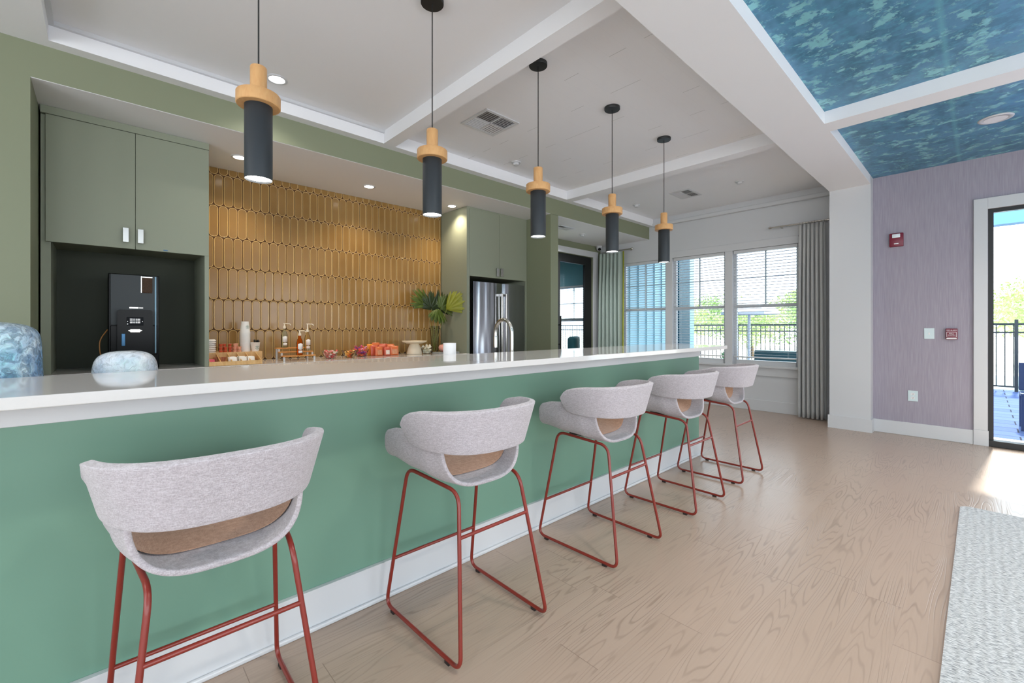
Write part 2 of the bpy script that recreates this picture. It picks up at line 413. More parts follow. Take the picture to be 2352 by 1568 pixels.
def water_glass(name, tint, clear, thr):
    m, nt, b = nodes(name); L = nt.links.new
    tc = N(nt,'ShaderNodeTexCoord')
    n = N(nt,'ShaderNodeTexNoise', inp={'Scale': 40,'Detail':3,'Roughness':.55,'Distortion':1.0}); L(tc.outputs['Object'], n.inputs['Vector'])
    v = N(nt,'ShaderNodeTexNoise', inp={'Scale': 7,'Detail':3,'Distortion':1.2}); L(tc.outputs['Object'], v.inputs['Vector'])
    r = N(nt,'ShaderNodeValToRGB'); r.color_ramp.elements[0].position=.35; r.color_ramp.elements[1].position=.62
    r.color_ramp.elements[0].color=tint[0]; r.color_ramp.elements[1].color=tint[1]
    L(v.outputs['Fac'], r.inputs[0]); L(r.outputs[0], b.inputs['Base Color'])
    b.inputs['Roughness'].default_value=.12; b.inputs['Specular IOR Level'].default_value=1
    b.inputs['Thin Film Thickness'].default_value=480; b.inputs['Thin Film IOR'].default_value=1.6
    bp = N(nt,'ShaderNodeBump', inp={'Strength': 1,'Distance': .012}); L(n.outputs['Fac'], bp.inputs['Height']); L(bp.outputs['Normal'], b.inputs['Normal'])
    t = N(nt,'ShaderNodeBsdfTransparent'); t.inputs[0].default_value=(.88,.94,.98,1)
    f = N(nt,'ShaderNodeMapRange', inp={'From Min': thr-.06,'From Max': thr+.06,'To Min': clear,'To Max': .92}); L(n.outputs['Fac'], f.inputs['Value'])
    mx = N(nt,'ShaderNodeMixShader'); L(f.outputs[0], mx.inputs[0]); L(t.outputs[0], mx.inputs[1]); L(b.outputs[0], mx.inputs[2]); L(mx.outputs[0], nt.nodes['Material Output'].inputs[0])
    return m
M['ice'] = water_glass('iridescent_rippled_glass', (rgb(120,164,200), rgb(214,232,240)), .30, .5)
M['ice2'] = water_glass('frosted_crackle_glass', (rgb(190,206,220), rgb(236,242,246)), .72, .42)

def steel_mat():
    m, nt, b = nodes('stainless_steel'); L = nt.links.new
    tc = N(nt,'ShaderNodeTexCoord'); mp = N(nt,'ShaderNodeMapping'); mp.inputs['Scale'].default_value=(5,1,.6); L(tc.outputs['Object'], mp.inputs[0])
    n = N(nt,'ShaderNodeTexNoise', inp={'Scale': 1,'Detail':1}); L(mp.outputs[0], n.inputs['Vector'])
    b.inputs['Base Color'].default_value=rgb(165,167,172); b.inputs['Metallic'].default_value=1; b.inputs['Roughness'].default_value=.14
    bp = N(nt,'ShaderNodeBump', inp={'Strength': .35,'Distance': .05}); L(n.outputs['Fac'], bp.inputs['Height']); L(bp.outputs['Normal'], b.inputs['Normal'])
    return m
M['steel'] = steel_mat()
M['grayface'] = pm('gunmetal_face', rgb(66,70,72), .45, metal=.2, spec=.2)
M['gloss'] = pm('gloss_black', rgb(8,10,12), .25, spec=.12)
M['dkgap'] = pm('dark_gap', rgb(16,16,14), .8)
M['bean'] = pm('coffee_beans', rgb(74,52,36), .35, bump=(160,1,.01), var=(150,.8))
M['paper'] = pm('white_paper', rgb(238,238,240), .7)
M['cup'] = pm('white_cup', rgb(240,238,234), .5)
M['logo'] = pm('green_logo', rgb(40,110,84), .5)
M['slat'] = pm('white_slat', rgb(226,230,232), .45)
M['pink'] = pm('pink_ceramic', rgb(226,160,146), .4)
M['ceramic'] = pm('ivory_ceramic', rgb(228,214,190), .35)
M['label'] = pm('bottle_label', rgb(235,232,230), .6)
M['plateb'] = pm('white_plate', rgb(205,222,226), .4)
M['alarm'] = pm('alarm_red', rgb(120,28,52), .35)
M['lens'] = pm('clear_strobe', rgb(225,235,240), .1)

# ------------------------------------------------------------------ camera
TH = math.radians(46.9)
cd = bpy.data.cameras.new('camera'); cam = bpy.data.objects.new('camera', cd); COL.objects.link(cam)
cam.location = (0,0,1.24); cam.rotation_euler = (PI/2, 0, TH-PI/2)
cd.sensor_width = 36; cd.lens = 1008/2352*36; cd.shift_y = -33/2352
cd.clip_start = .05; cd.clip_end = 300
S.camera = cam

# ------------------------------------------------------------------ shell
ZB, ZT, ZS, ZL = 3.02, 3.14, 2.80, 2.92      # border, tray, soffit, beam
XW, XP = 7.15, 6.75
st(MB().box(-4.0, 7.35, -4.0, 9.0, -.12, 0).out('floor', M['floor']), 'pale greige wood plank floor with dark cathedral grain')
# white border ceilings (soffit level) and trays
c = MB()
c.box(-4, -.24, 1.29, 4.2, ZB, 3.3)                 # left of first tray
c.box(-.24, XW, 3.955, 4.06, ZB, 3.3)               # strip by green wall
st(c.out('ceiling', M['ceil']), 'white ceiling border around the trays')
st(MB().box(2.00, 2.12, 1.29, 3.955, ZB, 3.3).out('trim_1', M['ceil']), 'white ceiling beam between first and second tray')
st(MB().box(4.75, 4.89, 1.29, 3.955, ZB, 3.3).out('trim_2', M['ceil']), 'white ceiling beam between second tray and window bay')
st(MB().box(-.24, 2.0, 1.29, 3.955, ZT, 3.3).out('ceiling_tray_left', M['ceil']), 'smooth white recessed ceiling tray')
st(MB().box(2.12, 4.75, 1.29, 3.955, ZT, 3.3).out('ceiling_tray_middle', M['plank']), 'white planked recessed ceiling tray')
st(MB().box(4.89, XW, 1.29, 3.955, ZT, 3.3).out('ceiling_tray_right', M['ceil']), 'white recessed ceiling tray by the windows')
# thin moulding of first tray
t = MB()
t.box(-.24, -.215, 1.29, 3.955, ZT-.025, ZT); t.box(-.215, 2.0, 3.93, 3.955, ZT-.025, ZT)
st(t.out('trim_3', M['trim']), 'thin white moulding inside the first tray')
st(MB().box(-4, 6.62, .885, 1.285, ZL, 3.3).out('trim_4', M['ceil']), 'long white ceiling beam between blue ceiling and trays')
st(MB().box(-4, XP, -4, .885, ZB, 3.3).out('ceiling_blue', M['blue']), 'blue and teal brushed wallpaper ceiling')
b = MB()
for x in (4.365, .2, -2.6): b.box(x, x+.205, -4, .885, ZL, ZB+.001)
st(b.out('trim_5', M['ceil']), 'white cross beams on the blue ceiling')
# column
st(MB().box(6.60, XW, .885, 1.285, 0, 3.3).out('wall_column', M['white']), 'white square column between windows and purple wall')
b = MB(); b.box(6.585, 6.60, .87, 1.30, 0, .155); b.box(6.60, 6.75, .87, .885, 0, .155); b.box(6.60, 7.15, 1.285, 1.30, 0, .155)
st(b.out('baseboard_column', M['trim']), 'white baseboard around the column')
# purple wall with door opening  (y -.07 .. -1.95, z 0 .. 2.46)
b = MB(); b.box(XP, XP+.15, -.05, .885, 0, 3.3); b.box(XP, XP+.15, -1.95, -.05, 2.47, 3.3); b.box(XP, XP+.15, -4, -1.95, 0, 3.3)
st(b.out('wall_right', M['purple']), 'dusty purple grasscloth wall')
b = MB(); b.box(XP-.018, XP, .055, .872, 0, .15, .004); b.box(XP-.018, XP, -4, -2.06, 0, .15, .004)
b.box(XP-.026, XP, -.055, .055, 0, .16, .003)
st(b.out('baseboard_right', M['trim']), 'white baseboard under the purple wall')
d = st(MB().box(XP-.022, XP, -.048, .054, .16, 2.585, .003).box(XP-.022, XP, -2.05, -.048, 2.47, 2.585, .003).box(XP-.022, XP, -2.05, -1.95, 0, 2.47, .003).out('trim_6', M['trim']), 'white casing of the glass patio door')
d = st(MB().box(XP+.01, XP+.07, -.09, -.05, 0, 2.47).box(XP+.01, XP+.07, -1.95, -1.88, 0, 2.47).box(XP+.01, XP+.07, -1.88, -.09, 2.43, 2.47).box(XP-.02, XP+.09, -1.88, -.05, 0, .065, .005).box(XP+.015, XP+.065, -1.03, -.97, .065, 2.43).out('door_1', M['black']), 'black framed glass patio door')
MB().box(XP+.035, XP+.043, -.97, -.09, .065, 2.43).box(XP+.035, XP+.043, -1.88, -1.03, .065, 2.43).out('pane', M['glass'], d)

# window wall, openings y: w1 3.73-4.60, w2 2.74-3.61, w3 1.75-2.63 ; z .67-2.42 ; hall window 5.40-6.40
WIN = [(3.73,4.60),(2.74,3.61),(1.75,2.63)]
ZW0, ZW1 = .67, 2.42
b = MB(); ys = [1.285] + [v for w in reversed(WIN) for v in w] + [5.18]
b.box(XW, XW+.16, 1.285, 5.18, 0, ZW0); b.box(XW, XW+.16, 1.285, 5.18, ZW1, 3.3)
for y0, y1 in ((1.285,1.75),(2.63,2.74),(3.61,3.73),(4.60,5.18)): b.box(XW, XW+.16, y0, y1, ZW0, ZW1)
st(b.out('wall_windows', M['white']), 'white wall holding the three windows')
b = MB(); b.box(XW-.07, XW, 1.285, 3.955, 3.0, 3.06, .012); b.box(XW-.04, XW, 1.285, 3.955, 3.06, 3.14)
st(b.out('trim_7', M['trim']), 'white crown moulding over the windows')
b = MB(); b.box(XW-.016, XW, 1.30, 5.1, 0, .16, .003)
st(b.out('baseboard_windows', M['trim']), 'white baseboard under the windows')
b = MB(); b.box(XW-.045, XW, 1.68, 4.68, ZW0-.03, ZW0, .004); b.box(XW-.018, XW, 1.70, 4.66, ZW0-.15, ZW0-.03, .003)
st(b.out('trim_8', M['trim']), 'white window sill and apron')
b = MB()
b.box(XW-.016, XW, 1.66, 1.75, ZW0, ZW1+.09); b.box(XW-.016, XW, 1.75, 4.60, ZW1, ZW1+.11, .003)
for y0, y1 in ((2.63,2.74),(3.61,3.73),(4.60,4.69)): b.box(XW-.016, XW, y0, y1, ZW0, ZW1)
st(b.out('trim_9', M['trim']), 'white casing around the windows')
for i, (y0, y1) in enumerate(WIN):
    f = MB(); x0, x1 = XW+.05, XW+.10; zm = 1.56
    for a, c_ in ((y0,y0+.04),(y1-.04,y1)): f.box(x0, x1, a, c_, ZW0, ZW1)
    f.box(x0-.02, x1, y0+.04, y1-.04, ZW0, ZW0+.07); f.box(x0, x1, y0+.04, y1-.04, ZW1-.045, ZW1); f.box(x0, x1, y0+.04, y1-.04, zm-.025, zm+.025)
    w = st(f.out('window_%d' % (i+1), M['trim']), ['white double hung window nearest the grey green curtain','white double hung middle window','white double hung window beside the grey curtain'][i])
    mu = MB(); ym = (y0+y1)/2
    mu.box(x0+.018, x0+.034, ym-.009, ym+.009, zm+.025, ZW1-.045); mu.box(x0+.018, x0+.034, y0+.04, y1-.04, 1.985, 2.003)
    mu.out('muntin', pm('muntin_%d'%i, rgb(150,165,170), .5), w)
    MB().box(x0+.022, x0+.028, y0+.04, y1-.04, ZW0+.07, zm-.025).box(x0+.022, x0+.028, y0+.04, y1-.04, zm+.025, ZW1-.045).out('pane', M['glass'], w)
    # blind
    bl = thing('window_blind', ['white horizontal slat blind in the window beside the green curtain, over pale blue siding',
                                'white horizontal slat blind in the middle window, over the dark teal pier',
                                'white horizontal slat blind in the window beside the grey curtain'][i], 'blind', (XW+.02, ym, 0), 0, 'window blinds')
    W = (y1-y0)/2-.012
    MB().box(-.022,.022,-W,W,ZW1-.05,ZW1-.003,.004).out('headrail', M['trim'], bl)
    sl = MB(); z = ZW1-.085
    while z > ZW0+.12:
        sl.box(-.021,.021,-W,W,z-.0012,z+.0012, rot=(0,math.radians(7),0)); z -= .043
    sl.out('slats', M['slat'], bl)
    MB().box(-.022,.022,-W,W,z-.012,z+.008,.003).out('bottom_rail', M['trim'], bl)
    cdm = MB()
    for yy in (-W*.72, W*.72):
        cdm.tube([(-.023,yy,z),(-.023,yy,ZW1-.05)], .0012, 5); cdm.tube([(.023,yy,z),(.023,yy,ZW1-.05)], .0012, 5)
    cdm.out('ladder_cord', M['trim'], bl)
    if i != 1: MB().tube([(-.03, -W*.1, 1.55),(-.028, -W*.1, ZW1-.05)], .0035, 6).out('wand', M['plateb'], bl)

# green wall and header
b = MB()
b.box(-4, -.323, 4.05, 4.20, 0, 3.3)                      # left wall
b.box(-.323, XW, 4.05, 4.20, ZS+.003, 3.3)                     # header band
b.box(4.521, 4.676, 4.05, 5.10, 0, ZS)                    # partition beside fridge
st(b.out('wall_green', M['green']), 'olive green wall with header over niche and passage')
st(MB().box(-.46, -.323, 4.20, 5.25, 0, ZS).out('wall_niche_left', M['green']), 'olive green side wall of the bar niche')
st(MB().box(-.323, 4.521, 4.053, 5.25, ZS, ZS+.003).box(-.323, 4.521, 4.20, 5.25, ZS+.003, 2.95).out('ceiling_niche', M['cream']), 'white ceiling of the bar niche')
st(MB().box(4.676, XW, 4.053, 5.10, ZS, ZS+.003).box(4.676, XW, 4.20, 5.10, ZS+.003, 2.95).out('ceiling_hall', M['cream']), 'white ceiling of the passage')
st(MB().box(-.46, 4.676, 5.12, 5.27, 0, ZS).out('wall_back', M['grout']), 'wall behind the tiles and cabinets')
# hall back wall with door
b = MB(); b.box(4.676, 5.78, 5.10, 5.25, 0, 2.95); b.box(5.78, 6.90, 5.10, 5.25, 2.57, 2.95); b.box(6.90, XW, 5.10, 5.25, 0, 2.95)
st(b.out('wall_hall', M['green']), 'green back wall of the passage')
b = MB(); b.box(5.67, 5.78, 5.08, 5.10, 0, 2.685, .003); b.box(5.78, 6.9, 5.08, 5.10, 2.575, 2.685, .003); b.box(6.895, 7.05, 5.08, 5.10, 0, 2.685, .003)
st(b.out('trim_10', M['trim']), 'white casing of the black glass door')
b = MB(); b.box(5.79, 5.975, 5.13, 5.18, .01, 2.56); b.box(6.70, 6.89, 5.13, 5.18, .01, 2.56); b.box(5.975, 6.70, 5.13, 5.18, 2.42, 2.56); b.box(5.975, 6.70, 5.13, 5.18, .01, .28)
d = st(b.out('door_2', M['black']), 'black framed glass door in the passage')
MB().box(5.975, 6.70, 5.15, 5.158, .28, 2.42).out('pane', M['glass'], d)
MB().tube([(5.925,5.07,.80),(5.925,5.07,1.44)], .013, 8).box(5.915,5.935,5.07,5.13,1.27,1.29).box(5.915,5.935,5.07,5.13,.93,.95).out('door_handle', M['black'], d)
# passage room behind the door
b = MB(); b.box(XW, XW+.16, 5.25, 5.42, 0, 3.1); b.box(XW, XW+.16, 6.40, 9.0, 0, 3.1); b.box(XW, XW+.16, 5.42, 6.40, 0, .65); b.box(XW, XW+.16, 5.42, 6.40, 2.1, 3.1)
b.box(4.0, XW, 8.9, 9.0, 0, 3.1); b.box(3.9, 4.0, 5.27, 9.0, 0, 3.1)
st(b.out('wall_far', pm('teal_wall', rgb(108,160,172), .6)), 'teal wall of the room beyond the glass door')
st(MB().box(3.9, XW, 5.25, 9.0, 3.0, 3.1).out('ceiling_far', M['white']), 'ceiling of the room beyond')
f = MB(); f.box(XW+.04, XW+.09, 5.42, 5.47, .65, 2.1); f.box(XW+.04, XW+.09, 6.35, 6.40, .65, 2.1); f.box(XW+.04, XW+.09, 5.47, 6.35, 1.36, 1.42); f.box(XW+.04, XW+.09, 5.47, 6.35, .65, .7); f.box(XW+.04, XW+.09, 5.47, 6.35, 2.05, 2.1)
f.box(XW+.055, XW+.07, 5.80, 5.82, 1.42, 2.05); f.box(XW+.055, XW+.07, 5.47, 6.35, 1.72, 1.74)
w = st(f.out('window_4', M['trim']), 'window of the room beyond the glass door')
MB().box(XW+.06, XW+.066, 5.47, 6.35, .7, 1.36).box(XW+.06, XW+.066, 5.47, 6.35, 1.42, 2.05).out('pane', M['glass'], w)
bl = thing('window_blind', 'white slat blind seen through the black glass door', 'blind', (XW+.02, 5.91, 0), 0, 'window blinds')
sl = MB(); z = 2.05
while z > .75: sl.box(-.02,.02,-.48,.48,z-.0012,z+.0012, rot=(0,math.radians(7),0)); z -= .045
sl.out('slats', M['slat'], bl)
MB().box(-.022,.022,-.48,.48,2.06,2.098,.004).out('headrail', M['trim'], bl)

# back and side walls of the room, behind the camera (large windows in them)
b = MB()
for (x0, x1, z0, z1) in ((-4,-3.4,0,3.3),(-1.2,-.4,0,3.3),(1.8,2.6,0,3.3),(4.8,6.9,0,3.3),(-3.4,-1.2,0,.5),(-.4,1.8,0,.5),(2.6,4.8,0,.5),(-3.4,-1.2,2.6,3.3),(-.4,1.8,2.6,3.3),(2.6,4.8,2.6,3.3)):
    b.box(x0, x1, -4.15, -4, z0, z1)
st(b.out('wall_front', M['white']), 'white wall behind the camera')
b = MB()
for (y0, y1, z0, z1) in ((-4,-3.2,0,3.3),(-.6,.2,0,3.3),(2.8,4.2,0,3.3),(-3.2,-.6,0,.5),(.2,2.8,0,.5),(-3.2,-.6,2.6,3.3),(.2,2.8,2.6,3.3)):
    b.box(-4.15, -4, y0, y1, z0, z1)
st(b.out('wall_left', M['white']), 'white wall on the left')

# ------------------------------------------------------------------ tiles
def tiles():
    X0, X1, Z0, Z1, Y = .60, 3.43, .906, 2.80, 5.12
    b = bmesh.new(); p, rp = .0817, .3055
    w, hh, R = .0765, .3085, .034
    def clipz(z): return min(max(z, Z0), Z1)
    for k in range(-1, 7):
        zt = 2.737 - rp*k
        off = .800 if k % 2 == 0 else .758
        n0 = int((X0-off)/p)-1
        for i in range(n0, n0+40):
            xa = off + p*i + (p-w)/2; xb = xa+w
            if xb < X0 or xa > X1+.02: continue
            za, zb = zt-hh+.0015, zt+.0015
            if zb < Z0+.02 or za > Z1-.01: continue
            xb2 = min(xb, X1)
            if xb2-xa < .012: continue
            rings = []
            for ins, yy in ((0, Y-.001),(0,Y-.0055),(.0010,Y-.0075),(.0030,Y-.0082),(.0055,Y-.0070),(.0095,Y-.0050)):
                ring = [(min(u, xb2-ins), clipz(v)) for u, v in rrect(xa+ins, xb-ins, za+ins, zb-ins, max(R-ins,.008), 6)]
                rings.append([b.verts.new((u, yy, v)) for u, v in ring])
            for q in range(len(rings)-1):
                A, B = rings[q], rings[q+1]
                for j in range(len(A)):
                    f = b.faces.new((A[j], A[(j+1)%len(A)], B[(j+1)%len(A)], B[j]))
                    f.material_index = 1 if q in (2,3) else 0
                    f.smooth = q > 0
            f = b.faces.new(rings[-1]); f.smooth = False
            c = f.calc_center_median()
    # grout bed
    r = bmesh.ops.create_cube(b, size=1); bmesh.ops.scale(b, vec=(X1-X0+.02,.004,Z1-Z0), verts=r['verts'])
    bmesh.ops.translate(b, vec=((X0+X1)/2-.01, Y-.0005, (Z0+Z1)/2), verts=r['verts'])
    for v in r['verts']:
        for f in v.link_faces: f.material_index = 2
    bmesh.ops.remove_doubles(b, verts=[v for v in b.verts], dist=1e-6)
    bmesh.ops.recalc_face_normals(b, faces=b.faces)
    me = bpy.data.meshes.new('wall_tile'); b.to_mesh(me); b.free()
    for m in ('tile','tilerim','grout'): me.materials.append(M[m])
    o = bpy.data.objects.new('wall_tile', me); COL.objects.link(o)
    return st(o, 'glossy ochre elongated oval wall tiles with brown grout')
tiles()

# ------------------------------------------------------------------ bar
bar = thing('bar', 'long teal green bar with white apron, stools standing along it', 'bar counter', (1.0,1.97,0))
def rel(mb, off): bmesh.ops.translate(mb.b, vec=off, verts=mb.b.verts); return mb
o = (-1.0,-1.97,0)
rel(MB().box(-3.0, 4.265, 1.885, 2.05, 0, 1.033), o).out('panel', M['bar'], bar)
rel(MB().box(-3.0, 4.275, 1.872, 1.885, .957, 1.034, .002), o).out('apron', M['trim'], bar)
rel(MB().box(-3.0, 4.28, 1.868, 1.885, .0, .165, .002).box(-3.0, 4.283, 1.864, 1.868, .157, .165).box(-3.0, 4.285, 1.852, 1.868, 0, .018, .005).box(4.265,4.28,1.885,2.05,0,.165,.002), o).out('baseboard', M['trim'], bar)
rel(MB().box(-3.0, 4.25, 2.05, 2.72, .1, .875).box(-3.0,4.25,2.05,2.66,0,.1), o).out('base_cabinets', M['greencab'], bar)
rel(MB().box(-3.0, 4.27, 2.05, 2.76, .876, .915, .003), o).out('work_surface', M['slab'], bar)
sl = MB().box(-3.0, 4.30, 1.63, 2.265, 1.035, 1.067, .003).out('countertop', M['slab'])
tag(sl, 'long white quartz bar top reflecting the windows', 'countertop')

# back counter
cnt = MB().box(-.315, 3.415, 4.44, 5.105, .872, .905, .003).out('countertop', M['slab'])
tag(cnt, 'white quartz counter below the ochre tiles holding snacks and cups', 'countertop')
bc = thing('base_cabinet', 'sage base cabinets under the white back counter', 'cabinet', (1.5,4.8,0))
rel(MB().box(-.315, 3.41, 4.49, 5.11, .1, .870).box(-.315,3.41,4.56,5.11,0,.1), (-1.5,-4.8,0)).out('body', M['greencab'], bc)
for i in range(8):
    x = -.31+i*.465
    rel(MB().box(x+.002, x+.461, 4.47, 4.489, .12, .865, .002), (-1.5,-4.8,0)).out('door', M['greencab'], bc)

def pull(parent, x, y, z, L=.108, w=.034):
    mb = MB()
    mb.box(x-w/2, x+w/2, y-.026, y-.020, z-L/2, z+L/2, .001)
    mb.box(x-w/2, x+w/2, y-.024, y-.0005, z-L/2, z-L/2+.006); mb.box(x-w/2, x+w/2, y-.024, y-.0005, z+L/2-.006, z+L/2)
    return mb.out('handle', M['silver'], parent)
# left tall cabinet with open recess
lc = thing('tall_cabinet', 'sage tall cabinet with open recess holding the coffee machine', 'cabinet', (0,0,.905))
# body built in world coordinates minus base height
def lcb(mb): return rel(mb, (0,0,-.905))
b = MB(); G = .0
b.box(-.312, .67, 4.515, 5.10, 1.862, 2.742)                # upper box
b.box(-.312, .67, 4.487, 5.10, 2.745, 2.798)                # filler strip
b.box(-.312, -.262, 4.515, 5.10, .906, 1.862)               # left panel
b.box(.640, .67, 4.50, 5.10, .906, 1.862)                   # right panel
lcb(b).out('body', M['greencab'], lc)
lcb(MB().box(-.262,.640,5.06,5.10,.906,1.862)).out('back_panel', M['recess'], lc)
d1 = lcb(MB().box(-.287, .1925, 4.494, 4.514, 1.845, 2.743, .0015)).out('door', M['greencab'], lc)
d2 = lcb(MB().box(.1955, .669, 4.494, 4.514, 1.845, 2.743, .0015)).out('door', M['greencab'], lc)
pull(d1, .137, 4.494, 1.946-.905); pull(d2, .224, 4.494, 1.946-.905)
lcb(MB().box(.365,.392,4.492,4.4938,1.853,1.862)).out('tape', pm('blue_tape', rgb(70,110,150), .6), d2)

# fridge cabinet
fc = thing('fridge_cabinet', 'sage cabinet surround with two doors above the steel fridge', 'cabinet', (0,0,0))
b = MB(); b.box(3.432, 3.478, 4.518, 5.10, 0, 2.798); b.box(3.478, 4.519, 4.54, 5.10, 1.905, 2.798); b.box(4.496,4.519,4.518,5.10,0,1.905); b.box(3.478,4.519,4.518,4.54,2.775,2.798)
b.out('body', M['greencab'], fc)
d1 = MB().box(3.480, 3.986, 4.516, 4.538, 1.905, 2.774, .0015).out('door', M['greencab'], fc)
d2 = MB().box(3.989, 4.517, 4.516, 4.538, 1.905, 2.774, .0015).out('door', M['greencab'], fc)
pull(d1, 3.945, 4.516, 1.985, .11, .04); pull(d2, 4.022, 4.516, 1.985, .11, .04)
MB().box(3.479, 4.495, 5.06, 5.10, 0, 1.904).out('back_panel', M['dkgap'], fc)
fr = thing('refrigerator', 'stainless steel french door refrigerator in the green cabinet surround', 'refrigerator', (0,0,0))
MB().box(3.545, 4.485, 4.57, 5.05, .02, 1.835, .004).out('body', M['dkgap'], fr)
def fdoor(x0, x1, z0=.62, z1=1.84):
    n = 14; P = []
    for k in range(n+1):
        u = k/n; x = x0+(x1-x0)*u
        bow = .012*math.sin(PI*u)**.6 if 0 < u < 1 else 0
        P.append((x, 4.533-bow))
    P += [(x1, 4.567),(x0, 4.567)]
    return MB().prism([(a, b_) for a, b_ in P], 'z', z0, z1)
a1 = fdoor(3.545, 4.043).out('door', M['steel'], fr, True, 50); a2 = fdoor(4.049, 4.485).out('door', M['steel'], fr, True, 50)
fdoor(3.545, 4.485, .05, .61).out('drawer', M['steel'], fr, True, 50)
for a, x in ((a1, 4.005), (a2, 4.085)):
    h = MB().box(x-.014, x+.014, 4.462, 4.484, .74, 1.70, .005).box(x-.012,x+.012,4.484,4.524,.745,.775).box(x-.012,x+.012,4.484,4.524,1.665,1.695)
    h.out('handle', M['silver'], a)

# ------------------------------------------------------------------ coffee machine
cm = thing('coffee_machine', 'tall black and grey bean to cup coffee machine in the green recess', 'coffee machine', (0,0,.9055))
def R(mb): return rel(mb, (0,0,-.9055))
x0, x1, y = .038, .345, 4.56
R(MB().box(x0, x1, y+.012, 4.95, .907, 1.655, .006)).out('body', M['gloss'], cm)
R(MB().box(x0+.012, x1-.012, y, y+.0115, 1.255, 1.650, .004)).out('front_panel', M['grayface'], cm)
R(MB().box(x0+.012, x1-.012, y+.001, y+.0115, 1.02, 1.252, .004)).out('lower_panel', M['gloss'], cm)
R(MB().box(x1-.030, x1-.020, y-.004, y-.0005, 1.03, 1.645, .002)).out('side_strip', pm('blue_silver_strip', rgb(110,142,160), .35, metal=.4), cm)
bh = R(MB().prism(rrect(.088,.298,.97,1.375,.018), 'y', y-.060, y-.001)).out('brew_head', M['gloss'], cm)
ys = y-.060
sc_ = R(MB().box(.142,.242,ys-.003,ys-.0006,1.252,1.318,.001)).out('screen', pm('screen_dark', rgb(6,8,12), .4, spec=.1, emit=rgb(16,22,34), es=.1), bh)
ic = MB()
for r_ in range(3):
    zc = 1.302-.014*r_
    for k, (cx, w_) in enumerate(((.170,.016),(.186,.008),(.199,.008),(.214,.016))): ic.box(cx-w_/2, cx+w_/2, ys-.0038, ys-.0031, zc-.0022, zc+.0022)
ic.prism([(.150,1.288),(.146,1.284),(.150,1.280)], 'y', ys-.0038, ys-.0031); ic.prism([(.234,1.280),(.238,1.284),(.234,1.288)], 'y', ys-.0038, ys-.0031)
ic.box(.145,.151,ys-.0038,ys-.0031,1.262,1.267)
R(ic).out('screen_icon', pm('screen_white', (1,1,1,1), .5, emit=(.9,.95,1,1), es=1.2), sc_)
sp = MB().box(.162,.222,ys-.022,ys-.0006,1.198,1.226,.003)
sp.prism([(.150,1.214),(.162,1.218),(.162,1.206)], 'y', ys-.020, ys-.004); sp.prism([(.222,1.206),(.222,1.218),(.234,1.214)], 'y', ys-.020, ys-.004)
R(sp).out('spout', M['silver'], bh)
R(MB().box(.112,.135,ys-.006,ys-.0006,1.095,1.19,.003)).out('steam_pipe', pm('blue_pipe', rgb(40,86,120), .2, metal=.5), bh)
R(MB().box(.105,.288,ys-.05,ys-.0006,.985,1.02,.004)).out('drip_tray', M['gloss'], bh)
R(MB().box(.236,.300,y-.006,y-.0005,1.512,1.640,.003)).out('bean_window', M['bean'], cm)
R(MB().box(.229,.235,y-.008,y-.0005,1.512,1.645,.001).box(.236,.300,y-.008,y-.0065,1.634,1.640)).out('window_trim', M['silver'], cm)
R(MB().box(.160,.215,y-.004,y-.0005,1.386,1.398,.001).box(.219,.242,y-.003,y-.0005,1.389,1.395)).out('badge', M['silver'], cm)
R(MB().tube(rounded([(.02,4.75,.92),(-.01,4.72,1.05),(-.01,4.72,1.14),(.036,4.75,1.22)], .04, closed=False), .004, 6)).out('hose', M['rackwood'], cm)

